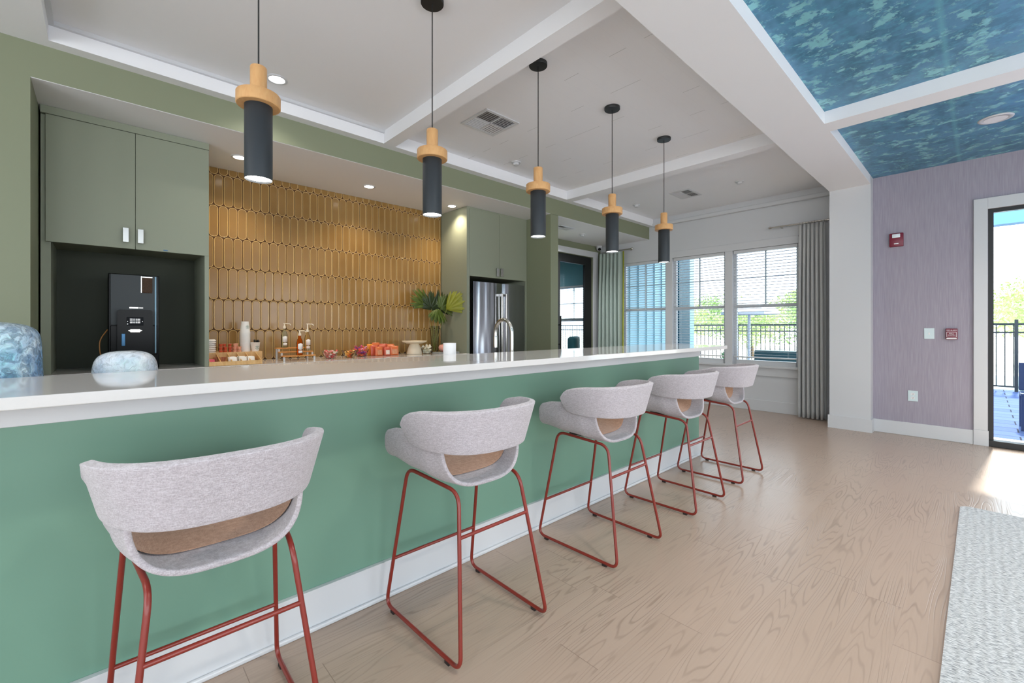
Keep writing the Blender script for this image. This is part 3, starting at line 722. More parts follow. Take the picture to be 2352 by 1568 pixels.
# ------------------------------------------------------------------ bar stools
def make_stool():
    t = thing('bar_stool', 'x', 'bar stool', (0,0,0), 0, 'bar stools along the teal bar')
    Rr = .0078
    F0, F1, T1, T0 = (.226,-.262,Rr+.008), (.236,.275,Rr+.008), (.196,.160,.634), (.160,-.160,.606)
    def lerp(a, b_, z): k = (z-a[2])/(b_[2]-a[2]); return tuple(a[i]+(b_[i]-a[i])*k for i in range(3))
    for s in (1, -1):
        pts = [(s*p[0], p[1], p[2]) for p in (F0, F1, T1, T0)]
        fr_ = MB().tube(rounded(pts, [.045,.05,.05,.055], 7), Rr, 10, closed=True).out('side_frame', M['red'], t, True, 60)
        for yy in (-.185, .215):
            xx = s*(.226+(yy+.252)/.527*.01)
            MB().box(xx-.008, xx+.008, yy-.013, yy+.013, 0, .013, .002).out('glide', M['rubber'], fr_)
    pr = lerp(F0, T0, .445); pf = lerp(F1, T1, .225)
    MB().tube([(-pr[0],pr[1],pr[2]),(pr[0],pr[1],pr[2])], .0068, 10).out('rear_rail', M['red'], t, True, 60)
    MB().tube([(-pf[0],pf[1],pf[2]),(pf[0],pf[1],pf[2])], .0068, 10).out('footrest', M['red'], t, True, 60)
    MB().box(-.12,.12,.03,.14,.612,.622,.003).out('seat_plate', M['rubber'], t)
    # seat shell
    P = []; nt_, ns = 16, 28
    def ip(tab, v):
        for (a, fa), (b_, fb) in zip(tab, tab[1:]):
            if v <= b_:
                k = (v-a)/(b_-a); k = k*k*(3-2*k); return fa+(fb-fa)*k
        return tab[-1][1]
    for i in range(nt_+1):
        u = i/nt_
        row = []
        for j in range(ns+1):
            sN = j/ns*2-1; a_ = abs(sN); ph = sN*PI/2
            yr = -.152+.045*a_**1.5; yf = .272-.012*a_**3
            yc = yr+(yf-yr)*u
            wt = ip([(-.16,.190),(-.10,.202),(.0,.228),(.12,.245),(.272,.247)], yc)
            zt = ip([(-.16,.80),(-.10,.812),(.05,.824),(.16,.815),(.235,.798),(.272,.762)], yc)
            zb = ip([(-.16,.611),(-.08,.612),(.1,.632),(.272,.655)], yc)
            ex = ip([(-.16,.60),(-.05,.52),(.27,.52)], yc)
            x = wt*math.copysign(abs(math.sin(ph))**ex, sN) if j != ns//2 else 0
            z = zb+(zt-zb)*(1-abs(math.cos(ph))**ex) if a_ < .999 else zt
            row.append((x, yc, z))
        P.append(row)
    sh = MB().grid(P).out('seat_shell', M['fabric'], t, True, 180)
    mod(sh, 'SOLIDIFY', thickness=.017, offset=0); mod(sh, 'BEVEL', width=.006, segments=2, limit_method='ANGLE', angle_limit=math.radians(50)); mod(sh, 'SUBSURF', levels=1, render_levels=1)
    L_ = []  # tan layer standing for warm colour bleed deep in the seat
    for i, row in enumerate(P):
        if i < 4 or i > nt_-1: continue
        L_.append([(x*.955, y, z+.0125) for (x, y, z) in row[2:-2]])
    ln = MB().grid(L_).out('seat_warm_bleed', M['warm_bleed'], t, True, 180); mod(ln, 'SOLIDIFY', thickness=.003, offset=0); mod(ln, 'SUBSURF', levels=1, render_levels=1)
    # backrest band
    P = []; nu, nv = 40, 8
    for i in range(nu+1):
        u = i/nu*2-1; al = u*math.radians(100)
        au = abs(u)
        sx = math.copysign(abs(math.sin(min(abs(al), PI/2)))**.80, u)
        cy = math.cos(al)
        yb = .025-.292*abs(cy)**.80 if cy > 0 else .025 + .30*(-cy)
        ztop = .928-.018*au**2-.035*max(0,(au-.72)/.28)**2
        zbot = .756+.012*au**2+.012*max(0,(au-.72)/.28)**2
        if au > .93:
            k = (au-.93)/.07; e = 1-math.sqrt(max(0,1-k*k)); mid = (ztop+zbot)/2
            ztop = ztop-(ztop-mid)*e*.5; zbot = zbot+(mid-zbot)*e*.5
        row = []
        for j in range(nv+1):
            v = j/nv; k = .845+.155*v
            kx = k if au < .6 else k+(1-k)*.35*((au-.6)/.4)
            row.append((.274*sx*kx, (yb-.02)*k+.02, zbot+(ztop-zbot)*v))
        P.append(row)
    bk = MB().grid(P).out('backrest', M['fabric'], t, True, 180)
    mod(bk, 'SOLIDIFY', thickness=.026, offset=0); mod(bk, 'BEVEL', width=.009, segments=3, limit_method='ANGLE', angle_limit=math.radians(50)); mod(bk, 'SUBSURF', levels=1, render_levels=1)
    return t
LB = ['nearest grey fabric bar stool with rust red sled legs, largest in view',
      'second grey fabric bar stool from the left, one seat away from the nearest',
      'middle grey fabric bar stool of the row of five along the bar',
      'fourth grey fabric bar stool from the left, overlapping the farthest one',
      'farthest grey fabric bar stool at the bar end by the windows']
s0 = make_stool()
for i, (x, y, rz) in enumerate([(.245,1.53,0),(1.160,1.527,0),(2.135,1.52,0),(3.050,1.520,-.01),(3.885,1.528,0)]):
    if i == 0: s0.location = (x,y,0); s0['label'] = LB[0]
    else: dup(s0, (x,y,0), rz, LB[i])

# ------------------------------------------------------------------ pendants
def make_pendant():
    t = thing('pendant_lamp', 'x', 'pendant lamp', (0,0,0), 0, 'cylinder pendants over the bar')
    MB().lathe([(.055,1.890),(.055,2.216),(.0535,2.218),(.03,2.218)], n=48, cap=False).lathe([(.0535,1.890),(.0525,1.915),(.0525,2.21)], n=48, cap=False).lathe([(.0535,1.890),(.055,1.890)], n=48, cap=False).out('shade', M['pend'], t, True, 60)
    MB().lathe([(0,1.898),(.0528,1.898)], n=40, cap=False).out('diffuser', M['inside'], t)
    MB().lathe([(.056,2.213),(.084,2.213),(.087,2.216),(.087,2.262),(.085,2.265),(.033,2.265),(.033,2.383),(.031,2.386),(0,2.386)], n=48).out('wood_collar', M['oak'], t, True, 40)
    MB().tube([(0,0,2.384),(0,0,3.121)], .0032, 8).out('cord', M['black'], t)
    MB().lathe([(0,3.116),(.064,3.116),(.066,3.119),(.066,3.139),(0,3.139)], n=40).out('canopy', M['black'], t, True, 40)
    return t
PL = ['nearest charcoal cylinder pendant with pale wood collar, its canopy out of frame','second charcoal cylinder pendant with wood collar, before the tiles beside the fridge cabinet',
      'middle charcoal cylinder pendant with wood collar of the row of five','fourth charcoal cylinder pendant from the left, before the grey green curtain','farthest charcoal cylinder pendant, hanging before the windows']
p0 = make_pendant()
def spot(name, loc, e, col, size, blend=.6, rad=.03, parent=None, rot=(0,0,0)):
    l = bpy.data.lights.new(name, 'SPOT'); l.energy = e; l.color = col; l.spot_size = math.radians(size); l.spot_blend = blend; l.shadow_soft_size = rad
    o = bpy.data.objects.new(name, l); COL.objects.link(o); o.location = loc; o.rotation_euler = rot
    if parent: o.parent = parent
    return o
for i, x in enumerate((.507,1.405,2.298,3.227,4.134)):
    if i == 0: p0.location = (x,2.18,0); p0['label'] = PL[0]; q = p0
    else: q = dup(p0, (x,2.18,0), 0, PL[i])
for x in (.507,1.405,2.298,3.227,4.134): spot('pendant_bulb', (x,2.18,1.888), 6, (1,.95,.88), 110)

# ------------------------------------------------------------------ downlights, vents, detectors
def downlight(x, y, z, label, mat='inwarm', r=.05, lit=True):
    t = thing('ceiling_light', label, 'ceiling light', (x,y,z), 0, 'recessed downlights')
    MB().lathe([(r*.98,-.001),(r*1.02,-.006),(r*1.35,-.004),(r*1.38,-.0005)], n=32, cap=False).out('trim_ring', M['trim'], t, True, 60)
    MB().lathe([(0,-.0025),(r,-.0025)], n=32, cap=False).out('lens', M[mat], t)
    return t
for (x, y, lb) in ((.927,4.655,'small lit downlight in the niche ceiling, beside the nearest pendant'),(2.17,4.64,'small lit downlight in the niche ceiling, between the two nearest pendants'),(3.30,4.66,'small lit downlight in the niche ceiling beside the fridge cabinet')):
    downlight(x, y, ZS, lb); spot('niche_bulb', (x,y,ZS-.012), 34, (1,.83,.62), 125, .8)
downlight(.983, 3.69, ZT, 'lit downlight in the first white tray, beside the nearest pendant', 'inside', .055); spot('tray_spot', (.983,3.69,ZT-.012), 25, (1,.95,.88), 130, .8)
def vent(x, y, z, w, d, label, nm='ceiling_vent'):
    t = thing(nm, label, 'air vent', (x,y,z), 0, 'ceiling air vents')
    f = MB(); f.box(-w/2,w/2,-d/2,-d/2+.03,-.009,-.0005,.002); f.box(-w/2,w/2,d/2-.03,d/2,-.009,-.0005,.002); f.box(-w/2,-w/2+.03,-d/2+.03,d/2-.03,-.009,-.0005,.002); f.box(w/2-.03,w/2,-d/2+.03,d/2-.03,-.009,-.0005,.002)
    f.box(-.006,.006,-d/2+.03,d/2-.03,-.008,-.001); f.box(-w/2+.03,w/2-.03,-.006,.006,-.008,-.001)
    f.out('frame', M['trim'], t)
    MB().box(-w/2+.03,w/2-.03,-d/2+.03,d/2-.03,-.0012,-.0004).out('backing', pm('vent_dark', rgb(112,112,112), .8), t)
    s_ = MB(); n = 6
    for q, (sx, sy) in enumerate(((-1,-1),(1,-1),(-1,1),(1,1))):
        cx, cy = sx*(w/4-.012), sy*(d/4-.012); hw, hd = w/4-.02, d/4-.02
        for k in range(n):
            u = -1+2*(k+.5)/n
            if q in (0,3): s_.box(cx+u*hw-.006, cx+u*hw+.006, cy-hd, cy+hd, -.0065, -.0045, rot=(0,.6*sx,0))
            else: s_.box(cx-hw, cx+hw, cy+u*hd-.006, cy+u*hd+.006, -.0065, -.0045, rot=(-.6*sy,0,0))
    s_.out('louvre', M['trim'], t)
    return t
vent(2.64,3.12,ZT,.40,.38,'square white louvred air vent in the planked middle tray')
vent(6.08,2.88,ZT,.40,.30,'square white louvred air vent on the ceiling nearest the windows')
vent(5.29,4.47,ZS,.36,.20,'flat white air vent in the passage ceiling')
def detector(x, y, z, label, r=.055, h=.035):
    t = thing('smoke_detector', label, 'smoke detector', (x,y,z), 0, 'round ceiling detectors')
    MB().lathe([(r,-.0005),(r,-.010),(r*.92,-.013),(0,-.013)], n=32).out('base', M['trim'], t, True, 40)
    MB().lathe([(r*.62,-.0132),(r*.58,-h),(r*.35,-h-.004),(0,-h-.004)], n=32).out('sensor', M['white'], t, True, 50)
    return t
detector(3.49,3.66,ZT,'round white detector in the middle tray near the green wall')
detector(6.07,2.15,ZT,'round white detector on the window bay ceiling, above the grey curtain rod')
detector(6.07,3.66,ZT,'round white detector on the window bay ceiling, beside the farthest pendant')
detector(5.90,4.58,ZS,'round white detector in the passage ceiling')
t = thing('ceiling_speaker', 'round white speaker set in the blue ceiling', 'speaker', (5.574,-.086,ZB))
MB().lathe([(0,-.004),(.08,-.005),(.085,-.008),(.105,-.006),(.108,-.0005)], n=40, cap=False).out('rim', M['trim'], t, True, 60)
MB().lathe([(0,-.0065),(.072,-.0065)], n=32, cap=False).out('grille', M['cream'], t)
# dome camera in passage corner
t = thing('security_camera', 'white dome security camera in the passage corner', 'camera', (7.0,5.03,ZS))
MB().lathe([(.06,-.0005),(.06,-.03),(.0,-.03)], n=24).out('base', M['trim'], t, True, 40)
MB().lathe([(.052,-.0305),(.05,-.06),(.035,-.085),(0,-.097)], n=24).out('housing', M['trim'], t, True, 60)
r_ = bmesh.new(); bmesh.ops.create_uvsphere(r_, u_segments=16, v_segments=10, radius=.028); mb = MB(); mb.b.free(); mb.b = r_
rel(mb, (-.028,-.035,-.068)).out('lens', M['gloss'], t, True)

# ------------------------------------------------------------------ purple wall devices
def text_mesh(name, body, size, mat, parent, loc, rot, ext=.0004):
    cu = bpy.data.curves.new(name, 'FONT'); cu.body = body; cu.size = size; cu.extrude = ext; cu.align_x = 'CENTER'; cu.align_y = 'CENTER'
    tmp = bpy.data.objects.new(name+'_t', cu); COL.objects.link(tmp)
    bpy.context.view_layer.update()
    me = bpy.data.meshes.new_from_object(tmp.evaluated_get(bpy.context.evaluated_depsgraph_get()))
    bpy.data.objects.remove(tmp); me.materials.clear(); me.materials.append(mat)
    o = bpy.data.objects.new(name, me); COL.objects.link(o); o.parent = parent; o.location = loc; o.rotation_euler = rot
    return o
XR = (PI/2, 0, -PI/2)     # text facing -X, reading toward -Y
t = thing('fire_alarm_strobe', 'dark red fire alarm strobe high on the purple wall', 'fire alarm', (XP,.67,2.25))
MB().box(-.035,0,-.062,.062,-.078,.078,.008).out('housing', M['alarm'], t, True, 40)
MB().box(-.052,-.0355,-.036,.036,.022,.066,.006).out('strobe_lens', M['lens'], t, True, 40)
MB().box(-.037,-.0353,-.02,.02,-.050,-.040).out('badge', M['paper'], t)
t = thing('fire_alarm_pull', 'dark red fire alarm pull station beside the patio door', 'fire alarm', (XP,.218,1.165))
hb = MB().box(-.03,0,-.046,.046,-.06,.06,.006).out('housing', M['alarm'], t, True, 40)
MB().box(-.036,-.0305,-.040,.040,-.056,-.042,.002).out('pull_bar', M['paper'], t)
fm = MB(); fm.box(-.0325,-.0305,-.038,.038,.020,.023); fm.box(-.0325,-.0305,-.038,.038,-.034,-.031); fm.box(-.0325,-.0305,-.038,-.035,-.031,.020); fm.box(-.0325,-.0305,.035,.038,-.031,.020)
fm.out('border', M['paper'], t)
text_mesh('lettering', 'FIRE ALARM', .0155, M['paper'], t, (-.0312,0,.040), XR)
text_mesh('lettering', 'PULL\nDOWN', .017, M['paper'], t, (-.0312,0,-.004), XR)
t = thing('wall_switch_plate', 'pale square wall plate between column and red pull station', 'switch plate', (XP,.395,1.168))
MB().box(-.006,-.0005,-.042,.042,-.060,.060,.002).out('plate', M['plateb'], t)
MB().box(-.009,-.0062,-.007,.007,-.012,.012,.001).out('jack', M['cream'], t)
t = thing('power_outlet', 'pale wall outlet low on the purple wall', 'power outlet', (XP,.53,.457))
MB().box(-.006,-.0005,-.042,.042,-.060,.060,.002).out('plate', M['plateb'], t)
for z in (-.022,.022):
    q = MB().prism(rrect(-.016,.016,z-.014,z+.014,.008), 'x', -.0085, -.0062).out('socket', M['cream'], t)
    MB().box(-.0092,-.0086,-.007,-.004,z-.004,z+.006).box(-.0092,-.0086,.004,.007,z-.004,z+.006).box(-.0092,-.0086,-.002,.002,z-.010,z-.006).out('slot', M['black'], q)

# ------------------------------------------------------------------ curtains
def curtain(x, y0, y1, z0, z1, folds, amp, mat, parent, name='panel', spread=1.0):
    P = []; nz = 26; nn = folds*10
    for k in range(nz+1):
        v = k/nz; z = z0+(z1-z0)*v
        row = []
        for i in range(nn+1):
            u = i/nn
            a = amp*(.55+.45*min(1, (1-v)*5)) if v > .8 else amp*(1.0+.15*math.sin(7*u+3*v))
            ph = 2*PI*folds*u + .35*math.sin(3*v+u*5)
            sw = 1+.06*(1-v)*spread
            yy = (y0+y1)/2+((u-.5)*(y1-y0))*sw - .0072*math.sin(2*ph)
            row.append((x + a*math.sin(ph), yy, z))
        P.append(row)
    o = MB().grid(P).out(name, mat, parent, True, 180)
    mod(o, 'SOLIDIFY', thickness=.002, offset=0)
    return o
t = thing('curtain', 'grey pleated full length curtain beside the white column', 'curtain', (0,0,0), 0, 'window curtains')
curtain(6.985, 1.41, 1.70, .012, 2.635, 6, .042, M['curtain'], t)
t = thing('curtain_rod', 'short nickel curtain rod above the grey curtain', 'curtain rod', (0,0,0), 0, 'curtain rods')
MB().tube([(7.0,1.385,2.66),(7.0,2.05,2.66)], .011, 10).out('rod', M['silver'], t, True)
MB().lathe([(0,0),(.017,.002),(.017,.03),(0,.032)], (7.0,2.082,2.66), 16, rot=(PI/2,0,0)).lathe([(0,0),(.017,.002),(.017,.03),(0,.032)], (7.0,1.385,2.66), 16, rot=(PI/2,0,0)).out('finial', M['silver'], t, True)
MB().box(7.0,7.149,1.94,1.955,2.652,2.668).box(7.0,7.149,1.36+.05,1.375+.05,2.652,2.668).out('bracket', M['silver'], t)
for i in range(9): 
    y = 1.42+i*.035; MB().tube([(7.0+.017*math.cos(a), y, 2.655+.017*math.sin(a)) for a in [2*PI*k/12 for k in range(12)]], .002, 5, closed=True).out('ring', M['silver'], t)
t = thing('curtain', 'grey green curtain with lime edge beside the passage door', 'curtain', (0,0,0), 0, 'window curtains')
curtain(6.985, 4.50, 5.00, .012, 2.635, 6, .045, M['curtain2'], t)
P = [[(6.975+.012*math.sin(6*v), 4.475-.015*math.sin(3*v)+.0*u, .012+2.62*v) for v in [k/20 for k in range(21)]] for u in (0,)]
e = MB().grid([[(6.965, 4.455+.004*math.sin(5*k/20), .012+2.62*k/20) for k in range(21)], [(6.99, 4.50+.004*math.sin(5*k/20), .012+2.62*k/20) for k in range(21)]]).out('lime_edge', M['lime'], t, True, 180)
mod(e, 'SOLIDIFY', thickness=.003, offset=0)
t = thing('curtain_rod', 'short nickel curtain rod above the grey green curtain', 'curtain rod', (0,0,0), 0, 'curtain rods')
MB().tube([(7.0,4.33,2.66),(7.0,4.96,2.66)], .011, 10).out('rod', M['silver'], t, True)
r_ = bmesh.new(); bmesh.ops.create_uvsphere(r_, u_segments=12, v_segments=8, radius=.024); mb = MB(); mb.b.free(); mb.b = r_
rel(mb, (7.0,4.31,2.66)).out('finial', M['silver'], t, True)
MB().box(7.0,7.149,4.40,4.415,2.652,2.668).box(7.0,7.149,4.93,4.945,2.652,2.668).out('bracket', M['silver'], t)

# ------------------------------------------------------------------ rug
rg = MB().prism(rrect(.6,4.33,-2.6,.098,.05,6), 'z', .001, .014, bev=.004).out('rug', M['rug'])
tag(rg, 'grey braided woven area rug on the plank floor', 'rug')

# ------------------------------------------------------------------ kitchen side objects
t = thing('faucet', 'tall brushed nickel gooseneck faucet behind the bar', 'faucet', (2.23,2.385,.915))
MB().lathe([(.030,.0005),(.030,.012),(.018,.020),(.018,.06),(.014,.062)], n=24).out('base', M['silver'], t, True, 40)
arc = [(0,0,.05),(0,0,.16)] + [(0,.093-.093*math.cos(a), .275+.108*math.sin(a)-.0) for a in [PI*k/16 for k in range(17)]] + [(0,.186,.255)]
MB().tube(arc, .0135, 14).out('spout', M['silver'], t, True, 60)
MB().lathe([(.0155,0),(.0155,.085),(.014,.09)], (0,.186,.168), 20).out('spray_head', M['silver'], t, True, 40)
MB().tube([(.018,0,.045),(.07,0,.075)], .005, 8).out('lever', M['silver'], t, True)
t = thing('paper_towel_roll', 'white paper towel roll standing behind the bar top', 'paper towel', (1.755,2.505,.915))
MB().lathe([(.018,.0005),(.044,.0005),(.044,.215),(.018,.215)], n=40).out('roll', M['paper'], t, True, 40)
MB().lathe([(.0172,.214),(.0172,.001)], n=24, cap=False).out('core', pm('cardboard', rgb(200,186,160), .8), t, True)

def dome(name, label, x, y, z0, w, h, mat, pw=2.6, d=.10, grp='rippled glass domes behind the bar'):
    P = []; nu, nv = 40, 18
    for i in range(nv+1):
        v = math.sin(i/nv*PI/2); z = h*v
        k = (1-v**pw)**(1/2.8) if i < nv else 0
        k = max(k, .0)
        row = []
        for j in range(nu+1):
            a = 2*PI*j/nu
            cx = math.copysign(abs(math.cos(a))**.7, math.cos(a)); sy = math.copysign(abs(math.sin(a))**.85, math.sin(a))
            row.append((w/2*k*cx*(1-.08*v), d*k*sy, z))
        P.append(row)
    o = MB(); o.grid(P); bmesh.ops.remove_doubles(o.b, verts=o.b.verts, dist=1e-5)
    o = o.out(name, mat, None, True, 180, (x,y,z0)); o.rotation_euler[2] = -.45
    mod(o, 'SOLIDIFY', thickness=.006, offset=-1)
    return tag(o, label, 'glass dome', grp)
dome('glass_dome', 'large iridescent blue rippled glass dome at the left edge', -.335, 2.43, .9155, .38, .345, M['ice'], 18, .11)
dome('glass_dome', 'smaller frosted crackle glass dome before the coffee machine', .075, 2.44, .9155, .222, .226, M['ice2'], 9, .08)

# ------------------------------------------------------------------ back counter items (z .905)
ZC = .9055
def cup(name, label, cat, loc, r0, r1, h, mat, grp, up=True, logo=False, rim=True):
    t = thing(name, label, cat, loc, 0, grp)
    pr = [(0,.001),(r0,.001),(r1,h),(r1+.0015,h+.001),(r1-.001,h+.002),(r0-.002,.004),(0,.004)] if up else [(0,h-.002),(r0,h-.002),(r0,h),(r0+.001,h),(r1,.002),(r1+.0018,.0015),(r1+.0012,.0005),(r1-.001,.001),(r0-.002,h-.004),(0,h-.004)]
    MB().lathe(pr, n=28, cap=False).out('cup_body', mat, t, True, 50)
    return t
# bamboo organiser
t = thing('coffee_organizer', 'bamboo stepped condiment organiser at the left end of the back counter', 'organizer', (.86,4.62,ZC))
b = MB(); b.box(-.19,.215,-.125,.09,.001,.008); b.box(-.19,.215,-.132,-.125,.001,.036); b.box(-.19,.215,.084,.09,.008,.098)
b.out('tray_base', M['bamboo'], t)
for x in (-.185,-.105,-.02,.055,.125,.209):
    MB().prism([(-.1245,.0085),(.0835,.0085),(.0835,.098),(-.1245,.036)], 'x', x-.003, x+.003).out('divider', M['bamboo'], t)
rb = MB(); rb.box(-.19,.268,.0925,.098,.001,.105); rb.box(-.19,.268,.30,.306,.001,.105); rb.box(-.19,-.184,.098,.30,.001,.105); rb.box(.262,.268,.098,.30,.001,.105); rb.box(-.184,.262,.098,.30,.086,.092)
rb.out('rear_box', M['bamboo'], t)
# packets
def packet(label, loc, rot, size, mat, grp, name='sugar_packet', cat='sugar packet'):
    w, d, h = size
    o = MB().box(-w/2,w/2,-d/2,d/2,0,h,min(d,.004)*.4).out(name, mat)
    o.location = loc; o.rotation_euler = rot
    return tag(o, label, cat, grp)
mp_ = pm('pink_packet', rgb(228,92,110), .5); mbp = pm('brown_packet', rgb(150,82,44), .5); mwp = pm('white_packet', rgb(240,236,226), .6); mop = pm('orange_packet', rgb(222,120,44), .5)
for x0_, mat, grp, lb, n, hh in ((.677,mp_,'pink packets','pink sweetener packet standing in the organiser end compartment',6,.045),(.752,mbp,'brown packets','brown sugar packet fanned in the organiser second compartment',9,.065),
                            (.842,mwp,'white packets by the brown ones','white sugar packet in the compartment right of the brown packets',6,.062),(.915,mwp,'white packets','white packet in the organiser compartment second from its right end',6,.062),(.985,mwp,'cream packets','cream packet in the right end compartment of the organiser',6,.06)):
    for k in range(n):
        packet(lb, (x0_+.018+random.uniform(-.004,.004)+(.0 if mat!=mbp else (k-4)*.006), 4.62-.085+k*.018 if mat != mbp else 4.56+random.uniform(0,.06), ZC+.0095), (-.35, random.uniform(-.03,.03) if mat!=mbp else (k-4)*.09, 0), (.052 if mat!=mbp else .012,.004,hh), mat, grp)
# creamers
mc1 = pm('red_creamer', rgb(205,84,52), .4); mc2 = pm('pink_creamer', rgb(232,170,142), .4); mfo = pm('creamer_foil', rgb(226,150,120), .35)
def creamer(loc, mat, lb, grp, up=True):
    t = thing('creamer_cup', lb, 'creamer', loc, 0, grp)
    MB().lathe([(0,0),(.011,0),(.0155,.026),(0,.026)] if up else [(0,0),(.0155,0),(.011,.026),(0,.026)], n=16).out('tub', mat, t, True, 40)
    MB().lathe([(0,.0262),(.018,.0262),(.018,.0275),(0,.0275)] if up else [(0,-.0015),(.018,-.0015),(.018,-.0002),(0,-.0002)], n=16).out('lid', mfo, t)
    return t
zb_ = ZC+.0925
k = 0
for x, y, lv in ((.80,4.77,0),(.80,4.77,1),(.80,4.77,2),(.837,4.77,0),(.837,4.77,1),(.874,4.78,0),(.874,4.78,1),(.874,4.78,2),(.835,4.81,0),(.835,4.81,1),(.835,4.81,2)):
    creamer((x,y,zb_+.0015+lv*.0295), mc1, 'orange red creamer cup heaped in the organiser rear box', 'orange red creamer cups')
for x, y, lv in ((.912,4.77,0),(.912,4.77,1),(.912,4.77,2),(.949,4.765,0),(.949,4.765,1),(.93,4.805,0),(.93,4.805,1),(.893,4.81,0),(.893,4.81,1),(.93,4.805,2)):
    creamer((x,y,zb_+.0015+lv*.0295), mc2, 'pale pink creamer cup heaped beside the white cup stack', 'pale pink creamer cups')
# lid stack at left end
for k in range(7):
    o = MB().lathe([(.046,.0),(.047,.004),(.043,.012),(.040,.013),(.0385,.0175),(0,.0175),(0,.0160),(.037,.0160),(.0385,.0118),(.0415,.0108),(.0455,0)], n=28, cap=False).out('cup_lid', M['cup'], None, True, 40)
    o.location = (.733+random.uniform(-.001,.001),4.865,zb_+.001+k*.0182); tag(o, 'white plastic cup lid stacked beside the cabinet', 'cup lid', 'stacked white lids')
# cup stack (inverted) : base z .998 hidden behind the organiser
lg = None
def logo_mesh(r, parent, loc, rot):
    """round green emblem : ring, crown and figure in small curved strokes"""
    b = MB()
    for a0, a1 in ((-60,-20),(20,60),(75,105),(120,160),(200,240),(255,285),(300,335)):
        pts = [(r*.9*math.cos(math.radians(a0+(a1-a0)*k/6)), r*.9*math.sin(math.radians(a0+(a1-a0)*k/6)), 0) for k in range(7)]
        b.tube(pts, r*.10, 5)
    b.tube([(-r*.35,r*.1,0),(-r*.3,r*.45,0),(0,r*.6,0),(r*.3,r*.45,0),(r*.35,r*.1,0)], r*.08, 5)
    b.tube([(-r*.3,-r*.5,0),(-r*.1,-r*.2,0),(-r*.12,r*.15,0)], r*.07, 5); b.tube([(r*.3,-r*.5,0),(r*.1,-r*.2,0),(r*.12,r*.15,0)], r*.07, 5)
    o = b.out('emblem', M['logo'], parent); o.location = loc; o.rotation_euler = rot; o.scale = (1,1,.3)
    return o
nc = 19
for k in range(nc):
    z = zb_+.001+k*.0102; h = .112
    lb = 'white paper cup nested in the tall stack on the back counter' if k < nc-1 else 'topmost upturned white paper cup of the tall stack, green emblem showing'
    t = cup('paper_cup', lb, 'paper cup', (1.015,4.865,z), .030, .0445, h, M['cup'], 'nested white paper cups', up=False)
    if k == nc-1: logo_mesh(.015, t, (.012,-.0375,.058), (PI/2-.1,0,.3))
t = cup('paper_cup', 'upright white paper cup with black stirrers and green emblem', 'paper cup', (1.098,4.845,zb_+.001), .030, .042, .092, M['cup'], None)
logo_mesh(.017, t, (.008,-.0385,.042), (PI/2+.1,0,.2))
for k in range(30):
    a = random.uniform(0,2*PI); r = random.uniform(.004,.026)
    o = MB().box(-.0025,.0025,-.001,.001,0,.104+random.uniform(0,.012)).out('stirrer', M['black'])
    o.location = (1.098+r*math.cos(a)*.8, 4.845+r*math.sin(a)*.8, zb_+.0065); o.rotation_euler = (-.22*math.sin(a)*r/.03, .22*math.cos(a)*r/.03, a)
    tag(o, 'short black stirrer in the upright white cup', 'stirrer', 'black stirrers')
# syrup rack
t = thing('syrup_rack', 'three step wooden rack with white posts holding syrup bottles', 'rack', (1.455,4.80,ZC))
for k, (y0_, z_, lx) in enumerate(((-.135,.052,.155),(-.04,.088,.16),(.055,.124,.165))):
    MB().box(-lx,lx,y0_,y0_+.072,z_-.011,z_,.003).out('shelf', M['rackwood'], t)
for sx in (-1,1):
    MB().box(sx*.143-.008,sx*.143+.008,-.128,-.112,.0005,.0405,.002).out('post', M['trim'], t)
    MB().box(sx*.150-.008,sx*.150+.008,.100,.116,.0005,.1125,.002).out('post', M['trim'], t)
    MB().box(sx*.146-.007,sx*.146+.007,-.062,-.0405,.0425,.076,.002).out('post', M['trim'], t)
    MB().box(sx*.146-.007,sx*.146+.007,.0325,.0545,.078,.112,.002).out('post', M['trim'], t)
def bottle(x, y, z, col, glasscol, label, pump=.012, level=.1, sc=1):
    t = thing('syrup_bottle', label, 'syrup bottle', (x,y,z), 0, 'pump syrup bottles')
    body = MB().lathe([(0,.001),(.026,.001),(.029,.006),(.029,.125),(.024,.150),(.012,.176),(.0115,.196),(0,.196)], n=28).out('glass_body', glasscol, t, True, 50)
    lb_ = []
    for a0, z0_, z1_ in ((0,.062,.112),):
        P = []
        for i in range(9):
            a = math.radians(-90+20-48+96*i/8-20); k = abs(i-4)/4
            P.append([(.0296*math.cos(a),.0296*math.sin(a),z0_-.010*(1-k)),(.0296*math.cos(a),.0296*math.sin(a),z1_+.008*(1-k))])
    o = MB().grid(P).out('label', M['label'], body, True); mod(o, 'SOLIDIFY', thickness=.0006, offset=1)
    P = []
    for i in range(7):
        a = math.radians(-90-40+80*i/6); P.append([(.0296*math.cos(a),.0296*math.sin(a),.022),(.0296*math.cos(a),.0296*math.sin(a),.046)])
    o = MB().grid(P).out('label', M['label'], body, True); mod(o, 'SOLIDIFY', thickness=.0006, offset=1)
    pz = .1962
    MB().lathe([(0,pz),(.014,pz),(.015,pz+.016),(.006,pz+.032),(.0055,pz+.036+pump),(0,pz+.036+pump)], n=18).tube(rounded([(-.010,0,pz+.038+pump),(.05,-.006,pz+.036+pump),(.060,-.008,pz+.020+pump)], .01, closed=False), .0045, 7).out('pump', M['ceramic'], t, True, 50)
    return t
bl_ = glass('blue_syrup', (.84,.93,.93,1), 1.0); orr = glass('orange_syrup', (.99,.52,.20,1), 1.0); yl = glass('pale_amber_syrup', (.97,.90,.72,1), 1.0)
bottle(1.372,4.885,ZC+.1245,None,bl_,'syrup bottle with blue liquid on the rear left of the rack')
bottle(1.462,4.700,ZC+.0525,None,orr,'bright orange syrup bottle on the front step of the rack', .012)
